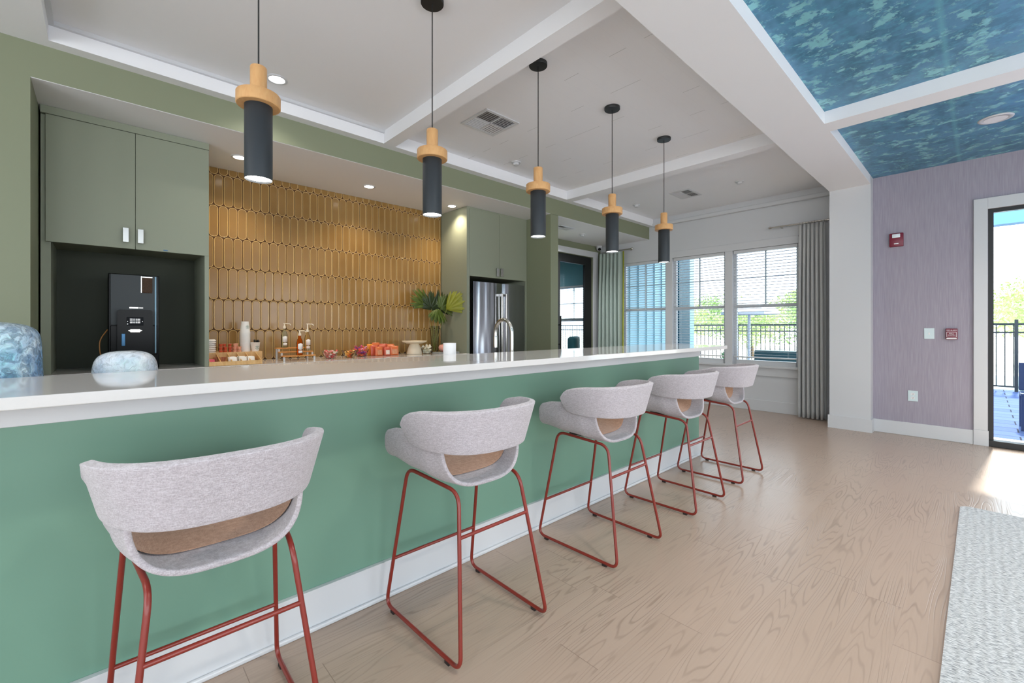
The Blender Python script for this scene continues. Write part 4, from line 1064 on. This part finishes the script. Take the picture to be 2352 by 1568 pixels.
bottle(1.575,4.815,ZC+.0885,None,yl,'pale amber syrup bottle at the right of the rack, tallest pump', .045)
# glass bowls
def bowl(x, y, r, h, label):
    t = MB().lathe([(0,.001),(r*.45,.001),(r*.75,h*.35),(r,h),(r-.0022,h),(r*.73,h*.37),(r*.44,.004),(0,.004)], n=12, cap=False).out('glass_bowl', M['bowl'], None, True, 30, (x,y,ZC))
    return tag(t, label, 'bowl', 'clear glass candy bowls')
def fill(x, y, r, h, n, mats, label, grp, name, cat, mk, heap=.6):
    protos = []
    for i in range(n):
        lv = int(i/(n/3)); rr = r*(.50+.13*lv); zz = ZC+.013+h*.30*lv+ (heap*h*.28 if lv == 2 else 0)*random.random()
        a = 2.399*i; q = rr*math.sqrt(((i*7) % n+.5)/n)
        if not protos or i < len(mats):
            o = mk(mats[i % len(mats)]); protos.append(o)
        else:
            o = protos[i % len(protos)].copy(); COL.objects.link(o)
        o.name = name
        o.location = (x+q*math.cos(a), y+q*math.sin(a), zz+.006)
        o.rotation_euler = (random.uniform(-.9,.9), random.uniform(-.9,.9), random.uniform(0,6))
        tag(o, label, cat, grp)
def candy(m):
    b = MB(); b.box(-.014,.014,-.009,.009,-.007,.007,.004)
    b.prism([(.013,0),(.026,.010),(.026,-.010)], 'z', -.001, .001); b.prism([(-.013,0),(-.026,-.010),(-.026,.010)], 'z', -.001, .001)
    return b.out('candy', m)
def mint(m): return MB().lathe([(0,-.011),(.009,-.011),(.011,-.008),(.011,.008),(.009,.011),(0,.011)], n=12).out('mint', m, None, True)
def pmq(n, c): return pm(n, rgb(*c), .3, spec=.6)
bowl(1.790,4.765,.086,.082,'glass bowl of pink and white candies beside the syrup rack')
fill(1.790,4.765,.088,.078,40,[pmq('c1',(232,132,124)),pmq('c2',(238,180,164)),pmq('c3',(214,84,84)),pmq('c3b',(240,226,214))],'pink and white wrapped candy in the glass bowl by the syrup rack','pink candies','wrapped_candy','candy',candy)
bowl(1.985,4.725,.084,.082,'glass bowl of orange and yellow candies, second from the syrup rack')
fill(1.985,4.725,.084,.072,26,[pmq('c4',(236,160,60)),pmq('c5',(246,200,120)),pmq('c6',(110,50,30)),pmq('c7',(230,110,60))],'orange or brown candy bar in the second glass bowl','orange candies','wrapped_candy','candy',candy)
bowl(2.175,4.85,.088,.082,'glass bowl heaped with purple and red candies, left of the snack bags')
fill(2.175,4.85,.095,.088,52,[pmq('c8',(190,60,110)),pmq('c9',(226,72,66)),pmq('c10',(236,120,70)),pmq('c11',(130,60,150)),pmq('c12',(235,150,170))],'purple or red wrapped candy heaped left of the snack bags','purple and red candies','wrapped_candy','candy',candy,1.6)
bowl(3.00,4.78,.078,.072,'glass bowl of white mints right of the cake stand')
fill(3.00,4.78,.088,.08,60,[pmq('m1',(238,226,198)),pmq('m2',(244,238,220))],'white mint in the glass bowl right of the cake stand','white mints','mint','candy',mint,1.8)
# snack bags
def bag(loc, rz, w, h, c, label, tilt=-.12, band=None):
    t = thing('snack_bag', label, 'snack bag', loc, rz, 'snack bags on the back counter'); t.rotation_euler = (tilt,0,rz)
    P = []; n = 10
    for s_ in (1,-1):
        G = []
        for i in range(n+1):
            u = i/n*2-1; row = []
            for j in range(n+1):
                v = j/n*2-1
                d = .018*(max(0,1-u*u)**.5)*(max(0,1-abs(v)**3))**.6
                row.append((u*w/2*(1-.04*(1-v*v)), s_*-d, h/2+v*h/2))
            G.append(row)
        P.append(G)
    mb = MB(); mb.grid(P[0]); mb.grid(P[1]); bmesh.ops.remove_doubles(mb.b, verts=mb.b.verts, dist=1e-5)
    o = mb.out('pouch', c, t, True, 60)
    if band:
        G = []
        for i in range(7):
            u = -.62+1.24*i/6; d = .018*(1-u*u)**.5+.0008
            G.append([(u*w/2, -d*.98-.0004, h*.12),(u*w/2, -d-.0012, h*.36),(u*w/2, -d-.0010, h*.62)])
        MB().grid(G).out('print', band, o, True)
    return t
so = pm('orange_foil', rgb(216,112,58), .3, spec=.6, bump=(30,.5,.01)); sr = pm('red_foil', rgb(206,90,62), .3, spec=.6, bump=(30,.5,.01)); sy = pm('yellow_foil', rgb(240,150,50), .25, bump=(30,.5,.01))
nut = pm('nut_print', rgb(214,150,110), .5, var=(80,.5)); wht = pm('white_print', rgb(236,220,206), .5, var=(60,.2))
BG = [((2.315,4.90),.25,.10,.135,sy,None,'yellow orange snack bag standing at the back left of the bags'),((2.385,4.905),.1,.10,.15,so,None,'orange snack bag, tallest at the back of the bags'),
      ((2.47,4.90),-.1,.10,.135,sr,None,'red snack bag at the back between the taller orange ones'),((2.56,4.90),-.2,.10,.13,so,None,'orange snack bag at the back right of the bags'),
      ((2.33,4.835),.1,.10,.12,sr,None,'red snack bag in the middle row, left'),((2.43,4.84),.0,.10,.118,sr,None,'red snack bag in the middle row, centre'),((2.54,4.835),-.1,.10,.115,so,None,'orange snack bag in the middle row, right'),
      ((2.355,4.77),.15,.10,.105,so,nut,'front snack bag with nut print at the left'),((2.455,4.765),-.05,.075,.10,sr,wht,'narrow front snack bag with white print'),((2.545,4.765),-.12,.105,.11,so,nut,'front snack bag with nut print at the right')]
for (x, y), rz, w, h, c, bd, lb in BG: bag((x,y,ZC+.002), rz, w, h, c, lb, -.10, bd)
# cake stand
t = thing('cake_stand', 'ivory cake stand on a flared ribbed foot', 'cake stand', (2.835,4.80,ZC))
MB().lathe([(0,.135),(.10,.133),(.145,.150),(.155,.163),(.152,.166),(.12,.157),(0,.155)], n=48).out('plate', M['ceramic'], t, True, 60)
P = [(0,.0005),(.090,.0005),(.092,.010),(.083,.06),(.066,.105),(.052,.134),(0,.134)]
MB().lathe(P, n=48).out('foot', M['ceramic'], t, True, 60)
o = MB().lathe([(0,0),(.016,0),(.018,.006),(.008,.014),(0,.016)], n=16).out('cookie', M['ceramic'], None, True); o.location = (2.835,4.80,ZC+.1555); tag(o, 'small pale piece lying on the ivory cake stand', 'sweet')
# vase with leaves
t = thing('glass_vase', 'clear tall glass vase holding palm leaves beside the green cabinet', 'vase', (3.215,4.93,ZC))
MB().lathe([(0,.001),(.042,.001),(.046,.02),(.052,.18),(.060,.35),(.0575,.35),(.0495,.18),(.043,.022),(0,.02)], n=36, cap=False).out('glass_body', M['vase'], t, True, 60)
leafm = pm('palm_leaf', rgb(84,102,38), .4, var=(9,.45)); leafd = pm('dark_leaf', rgb(48,62,32), .4, var=(9,.5)); leafy = pm('yellow_leaf', rgb(142,146,48), .4, var=(7,.3)); stemm = pm('leaf_stem', rgb(150,150,80), .5)
def palm(tip, mid, mat, label, R_=.2, n=15, face=0.0, spread=150, bend=.3):
    base = Vector((3.215+random.uniform(-.02,.02),4.93+random.uniform(-.02,.02),ZC+.024)); midv = Vector(mid); tipv = Vector(tip)
    t = thing('palm_leaf', label, 'leaf', base, 0, 'palm leaves in the vase')
    m = midv-base
    MB().tube([(0,0,0), m*.4+Vector((0,0,.02)), m*.8+Vector((0,0,.02)), m], .0028, 6).out('stem', stemm, t, True)
    ax = (tipv-midv); L_ = ax.length; ax.normalize()
    nrm = Vector((math.sin(face), -math.cos(face), .35)).normalized(); side = ax.cross(nrm).normalized(); nrm = side.cross(ax)
    b = MB()
    for i in range(n):
        a = math.radians(-spread/2+spread*i/(n-1)); l = L_*(.62+.38*math.cos(a*.8))
        d = ax*math.cos(a)+side*math.sin(a); w = .010+.010*math.cos(a)
        pp = []; 
        for k in range(7):
            u = k/6; c_ = m + d*l*u + nrm*(bend*l*(u*u)*(-.5+.35*math.cos(i*2.1))) + Vector((0,0,-.25*l*u*u*abs(math.sin(a))))
            ww = w*math.sin(PI*min(1,(u*.92+.06)))**.7*(1 if u < .98 else .1)
            sd = (side*math.cos(a)-ax*math.sin(a))
            pp.append([c_-sd*ww+nrm*.006, c_, c_+sd*ww+nrm*.006])
        b.grid(pp)
    o = b.out('blade', mat, t, True, 180); mod(o, 'SOLIDIFY', thickness=.0008)
    return t
palm((2.90,4.88,1.72),(3.09,4.91,1.50), leafm, 'green palm leaf reaching up and left against the tiles', face=.1, spread=90)
palm((3.13,4.86,1.72),(3.13,4.88,1.48), leafd, 'dark palm leaf in the middle left of the bunch', spread=150)
palm((3.27,4.84,1.73),(3.22,4.90,1.45), leafd, 'dark broad palm leaf at the top centre of the bunch', spread=160, bend=.5)
palm((3.38,4.80,1.67),(3.27,4.87,1.48), leafm, 'mid green palm leaf right of centre', spread=150, bend=.2)
palm((3.42,4.55,1.66),(3.30,4.78,1.47), leafy, 'yellow green palm leaf pointing right before the cabinet', face=-.4, spread=80)
palm((3.16,4.78,1.30),(3.22,4.85,1.47), leafm, 'green palm leaf drooping toward the vase', spread=110)
# pink dish, tray
t = thing('pink_dish', 'pink rounded dish half hidden behind the paper towel roll', 'dish', (3.235,4.71,ZC+.0195))
MB().lathe([(0,.001),(.05,.001),(.085,.03),(.09,.06),(.075,.085),(.03,.095),(0,.096)], n=36).out('body', M['pink'], t, True, 60)
t = MB().box(-.16,.16,-.07,.07,.0005,.018,.002).out('slate_tray', pm('grey_tray', rgb(150,152,150), .5), None, loc=(3.235,4.70,ZC)); tag(t, 'flat grey tray under the pink dish', 'tray')

# ------------------------------------------------------------------ armchair beyond glass door
t = thing('lounge_chair', 'dark teal lounge chair seen through the black glass door', 'armchair', (6.62,5.75,0), .5)
tm = pm('teal_upholstery', rgb(22,88,98), .7)
MB().box(-.33,.33,-.32,.30,.18,.42,.04).out('seat', tm, t, True, 50); MB().box(-.33,.33,-.40,-.26,.30,1.06,.05).out('backrest', tm, t, True, 50)
for sx in (-.3,.3):
    MB().box(sx-.05,sx+.05,-.26,.28,.42,.62,.03).out('armrest', tm, t, True, 50)
    for sy in (-.28,.24): MB().tube([(sx*.9,sy,0),(sx*.85,sy*.9,.19)], .014, 8).out('leg', M['black'], t)

# ------------------------------------------------------------------ outdoors
gm = pm('sunlit_pale_ground', rgb(214,208,196), .9, var=(2,.06))
st(MB().box(13.4, 90, -60, 70, -.35, -.25).out('ground', gm), 'bright pale ground beyond the fence')
def pav():
    m, nt, b = nodes('shaded_pavers'); L = nt.links.new
    tc = N(nt,'ShaderNodeTexCoord'); br = N(nt,'ShaderNodeTexBrick', offset=.5)
    for k, v in {'Scale':1.0,'Mortar Size':.008,'Brick Width':.62,'Row Height':.31}.items(): br.inputs[k].default_value = v
    br.inputs['Color1'].default_value=rgb(62,78,118); br.inputs['Color2'].default_value=rgb(74,90,130); br.inputs['Mortar'].default_value=rgb(24,30,48)  # dark bluish colours carry the shade lying on the patio
    mp = N(nt,'ShaderNodeMapping'); mp.inputs['Rotation'].default_value=(0,0,PI/2)
    L(tc.outputs['Object'], mp.inputs[0]); L(mp.outputs[0], br.inputs['Vector']); L(br.outputs['Color'], b.inputs['Base Color']); b.inputs['Roughness'].default_value=.9; b.inputs['Specular IOR Level'].default_value=.1
    return m
st(MB().box(7.31, 13.4, -30, 12, -.15, -.03).box(6.9, 7.31, -4.1, .8, -.15, -.03).out('floor_patio', pav()), 'paver patio outside with bluish shade in its colour')
# fence panels
fb = pm('black_fence', rgb(38,44,46), .5)
def fence_panel(y0, y1, i):
    t = thing('fence_panel', 'black metal railing panel at the patio edge, one of a long row', 'fence', (13.1,(y0+y1)/2,-.03), 0, 'black patio fence panels')
    h = (y1-y0)/2
    MB().box(-.02,.02,-h+.05,h,1.31,1.35).box(-.015,.015,-h+.05,h,1.15,1.18).box(-.015,.015,-h+.05,h,.08,.11).out('rail', fb, t)
    b = MB(); y = -h+.06
    while y < h-.02: b.box(-.008,.008,y-.008,y+.008,.11,1.31); y += .115
    b.out('balusters', fb, t)
    MB().box(-.03,.03,-h+.001,-h+.05,0,1.42).out('post', fb, t)
for i in range(11):
    y0 = -4.0+i*1.75; fence_panel(y0, y0+1.75, i)
# unseen porch roof placed to shade the windows + teal beam
st(MB().box(7.31, 9.2, 1.1, 5.0, 2.95, 3.1).out('roof', M['white']), 'unseen white porch roof placed to shade the windows')
st(MB().box(9.0, 9.2, -8, .9, 2.65, 2.87).out('beam', pm('teal_beam', rgb(120,170,190), .6)), 'pale blue beam outside the patio door')
# wing wall
sid = pm('pale_blue_siding', rgb(146,184,192), .6)
b = MB(); b.box(7.31, 9.95, 4.95, 5.08, -.03, 3.4)
for k in range(8): b.box(7.6+k*.33, 7.64+k*.33, 4.92, 4.95, -.03, 3.4)
st(b.out('wall_outside', sid), 'pale blue siding of the building wing')
b = MB(); b.box(9.95, 10.5, 4.86, 5.08, -.03, 3.4); 
st(b.out('pillar_outside', pm('dark_teal_pier', rgb(18,66,80), .5)), 'dark teal pier at the wing corner')
st(MB().box(10.5, 10.82, 4.90, 5.08, -.03, 3.4).out('wall_outside_end', sid), 'pale blue return beside the teal pier')
t = thing('downspout', 'dark blue downspout on the outside wall beyond the middle window', 'downspout', (10.86,4.98,-.03))
MB().box(-.03,.03,-.03,.03,0,2.9,.006).out('pipe', pm('navy_pipe', rgb(30,66,90), .5), t)
# sofa outside
def sofa(x, y, label, c, w=.9, h=.83):
    t = thing('patio_sofa', label, 'sofa', (x,y,-.03), 0, 'patio seating')
    MB().box(-.35,.35,-w,w,.12,.42,.03).out('base', c, t); MB().box(-.42,-.28,-w,w,.42,h,.03).out('backrest', c, t)
    for s_ in (-1,1): MB().box(-.28,.35,s_*w-.08,s_*w+.08,.42,.62,.02).out('armrest', c, t)
    for sx in (-.3,.3):
        for sy in (-w+.1,w-.1): MB().box(sx-.025,sx+.025,sy-.025,sy+.025,0,.12).out('leg', fb, t)
sofa(9.0, 2.05, 'dark teal patio sofa outside the window beside the grey curtain', pm('teal_outdoor', rgb(16,62,68), .7), .75, .86)
t = thing('bar_chair_outside', 'dark blue folded chair outside the patio door', 'chair', (8.6,-.49,-.03))
nb = pm('navy_chair', rgb(28,52,92), .5)
MB().box(-.03,.03,-.16,.16,.46,.82,.01).out('backrest', nb, t); MB().box(-.4,-.03,-.16,.16,.42,.46,.01).out('seat', nb, t)
for sx in (-.38,0):
    for sy in (-.14,.14): MB().box(sx-.015,sx+.015,sy-.015,sy+.015,0,.44).out('leg', nb, t)
# white umbrella
t = thing('patio_umbrella', 'white patio umbrella outside the window beside the grey curtain', 'umbrella', (10.6,3.55,-.03))
MB().tube([(0,0,0),(0,0,1.95)], .03, 10).out('pole', M['trim'], t)
MB().lathe([(0,1.98),(.25,1.90),(.62,1.60),(.62,1.55),(.25,1.85),(0,1.93)], n=8, cap=False).out('canopy', M['trim'], t)
MB().lathe([(0,0),(.28,0),(.28,.06),(.05,.10),(0,.10)], n=24).out('base', M['trim'], t)
# potted plants
def plant(x, y, r, h, label, pot=True, n=90):
    t = thing('potted_plant', label, 'plant', (x,y,-.03), 0, 'patio pot plants')
    MB().lathe([(0,0),(r*.6,0),(r*.8,h*.4),(r*.7,h*.4),(0,h*.38)], n=20).out('pot', pm('teal_pot', rgb(70,120,120), .4), t, True)
    b = MB()
    for i in range(n):
        a = random.uniform(0,2*PI); e = random.uniform(.2,1.4); l = random.uniform(.4,1)*h*.6
        d = Vector((math.cos(a)*math.cos(e), math.sin(a)*math.cos(e), math.sin(e))); p = Vector((0,0,h*.38)); s_ = d.cross(Vector((0,0,1))).normalized()*.022
        q = p+d*l; b.grid([[p+d*l*.5, q-s_],[q+s_, q+d*.07]])
    b.out('leaves', pm('bush_leaf', rgb(60,110,60), .5), t)
plant(9.3, 3.55, .2, .75, 'leafy pot plant outside the middle window')
plant(9.6, 4.3, .22, .6, 'teal pot with low plant outside the middle window near the pier')
# trees
gl = [pm('tree_leaf_%d'%i, rgb(*c), .6) for i, c in enumerate(((150,174,104),(132,160,98),(168,186,122)))]
bark = pm('bark', rgb(110,90,70), .9)
def leafcloud(seed, R_, H, n):
    rnd = random.Random(seed); b = MB()
    cl = [(rnd.uniform(-.7,.7)*R_, rnd.uniform(-.7,.7)*R_, H*(.45+.5*rnd.random()), R_*rnd.uniform(.35,.55)) for _ in range(11)]
    for i in range(n):
        cx, cy, cz, cr = cl[i % len(cl)]
        v = Vector((rnd.gauss(0,1), rnd.gauss(0,1), rnd.gauss(0,1))).normalized()*cr*rnd.uniform(.75,1.05)
        p = Vector((cx,cy,cz))+v; s_ = rnd.uniform(.10,.19)
        a = Vector((rnd.uniform(-1,1),rnd.uniform(-1,1),rnd.uniform(-1,1))).normalized(); c_ = a.cross(v).normalized()
        b.grid([[p-a*s_*.5, p-c_*s_*.3],[p+c_*s_*.3, p+a*s_*.5]])
    return b
trees = []
for k in range(3):
    t = thing('tree', 'x', 'tree', (0,0,-.25), 0, 'trees beyond the patio fence')
    H = (3.0,2.5,2.8)[k]
    MB().tube([(0,0,0),(.05,.02,H*.3),(0,0,H*.7)], [.14,.11,.05], 8).out('trunk', bark, t, True)
    leafcloud(k, 2.0, H, 4200).out('crown', gl[k], t)
    trees.append(t)
TL = 'bright green leafy tree beyond the black patio fence'
spots_ = [(24,2.0,0,1.0),(29,6.0,1,1.1),(23,7.6,2,.9),(36,8.6,0,1.2),(26,-1.6,2,1.0),(31,-6.0,1,1.15),(34,3,2,1.25),(42,-2.4,0,1.3),(35,-13,1,1.2),(35,13,1,1.3),(28,14.2,0,1.1),(22,11,2,.9),(40,7,0,1.5),(38,-7.5,1,.9),(22,-7.2,0,.9)]
for i, (x, y, k, s_) in enumerate(spots_):
    o = trees[k] if i in (0,1,2) else dup(trees[k])
    if i in (1,2): o = trees[(1,2)[i-1]]
    o.location = (x, y, -.25); o.scale = (s_,s_,s_); o.rotation_euler[2] = i*1.3; o['label'] = TL
pond = st(MB().box(15.5, 20, -40, 6, -.249, -.24).out('water', pm('pond', rgb(90,130,150), .1)), 'pond beyond the fence')

# ------------------------------------------------------------------ lights
W = bpy.data.worlds.new('world'); S.world = W; W.use_nodes = True
nt = W.node_tree; bg = nt.nodes['Background']
tc = N(nt,'ShaderNodeTexCoord'); sep = N(nt,'ShaderNodeSeparateXYZ'); nt.links.new(tc.outputs['Generated'], sep.inputs[0])
r = N(nt,'ShaderNodeValToRGB'); r.color_ramp.elements[0].position=.0; r.color_ramp.elements[0].color=(.92,.96,1,1); r.color_ramp.elements[1].position=.7; r.color_ramp.elements[1].color=(.70,.86,1,1)
nt.links.new(sep.outputs['Z'], r.inputs[0]); nt.links.new(r.outputs[0], bg.inputs[0]); bg.inputs[1].default_value = 4.6
sun = bpy.data.lights.new('sun','SUN'); sun.energy = 14; sun.color = (1,.95,.86); sun.angle = math.radians(3)
so_ = bpy.data.objects.new('sun', sun); COL.objects.link(so_)
dv = Vector((-1, .05, -1.19)).normalized(); so_.rotation_euler = dv.to_track_quat('-Z','Y').to_euler()
def area(name, loc, rot, sx, sy, e, col):
    l = bpy.data.lights.new(name,'AREA'); l.shape='RECTANGLE'; l.size=sx; l.size_y=sy; l.energy=e; l.color=col
    o = bpy.data.objects.new(name, l); COL.objects.link(o); o.location=loc; o.rotation_euler=rot; return o
DAY = (.92,.97,1)
for x in (-2.3,.7,3.7): area('window_daylight', (x,-4.05,1.55), (PI/2,0,0), 2.1, 2.0, 20, DAY)
for y in (-1.9,1.5): area('window_daylight', (-4.05,y,1.55), (PI/2,0,-PI/2), 2.4, 2.0, 20, DAY)
#area('patio_daylight', (XP+.2,-.97,1.25), (PI/2,0,PI/2), 1.7, 2.3, 60, DAY)
#for y in (2.19,3.17,4.16): area('window_daylight', (XW+.2,y,1.55), (PI/2,0,PI/2), .8, 1.6, 26, DAY)
spot('hall_fill', (5.6,4.75,2.78), 120, (.95,.97,1), 150, .9, .08); spot('far_fill', (5.8,6.6,2.95), 90, (.95,.97,1), 150, .9, .1)  # added spots without fixtures, brightening the passage and the room beyond
for y in (1.9,3.3): spot('tray_spot', (5.9,y,3.12), 22, (1,.96,.9), 150, .9, .08)  # added fill spots, no fixture in this tray
# unseen fill spots added above the room to brighten the floor
for (x, y) in ((-1.8,-1.5),(.9,-1.2),(.9,-3),(3.4,-1.4),(3.4,-3),(5.6,-1.6),(-2,2.4),(-1.8,.2),(1.6,.2),(3.9,.35)):
    spot('room_fill', (x,y,2.99), 92, (1,.93,.84), 150, .9, .1)

vs = S.view_settings; S.display_settings.display_device = 'sRGB'
vs.view_transform = 'Standard'; vs.look = 'None'; vs.gamma = 1; vs.exposure = .08; vs.use_curve_mapping = False
S.cycles.use_denoising = True
S.cycles.use_adaptive_sampling = True; S.cycles.adaptive_threshold = .05
S.cycles.max_bounces = 8; S.cycles.diffuse_bounces = 4; S.cycles.glossy_bounces = 4; S.cycles.transmission_bounces = 6; S.cycles.transparent_max_bounces = 16
S.cycles.caustics_reflective = False; S.cycles.caustics_refractive = False
S.cycles.sample_clamp_indirect = 6
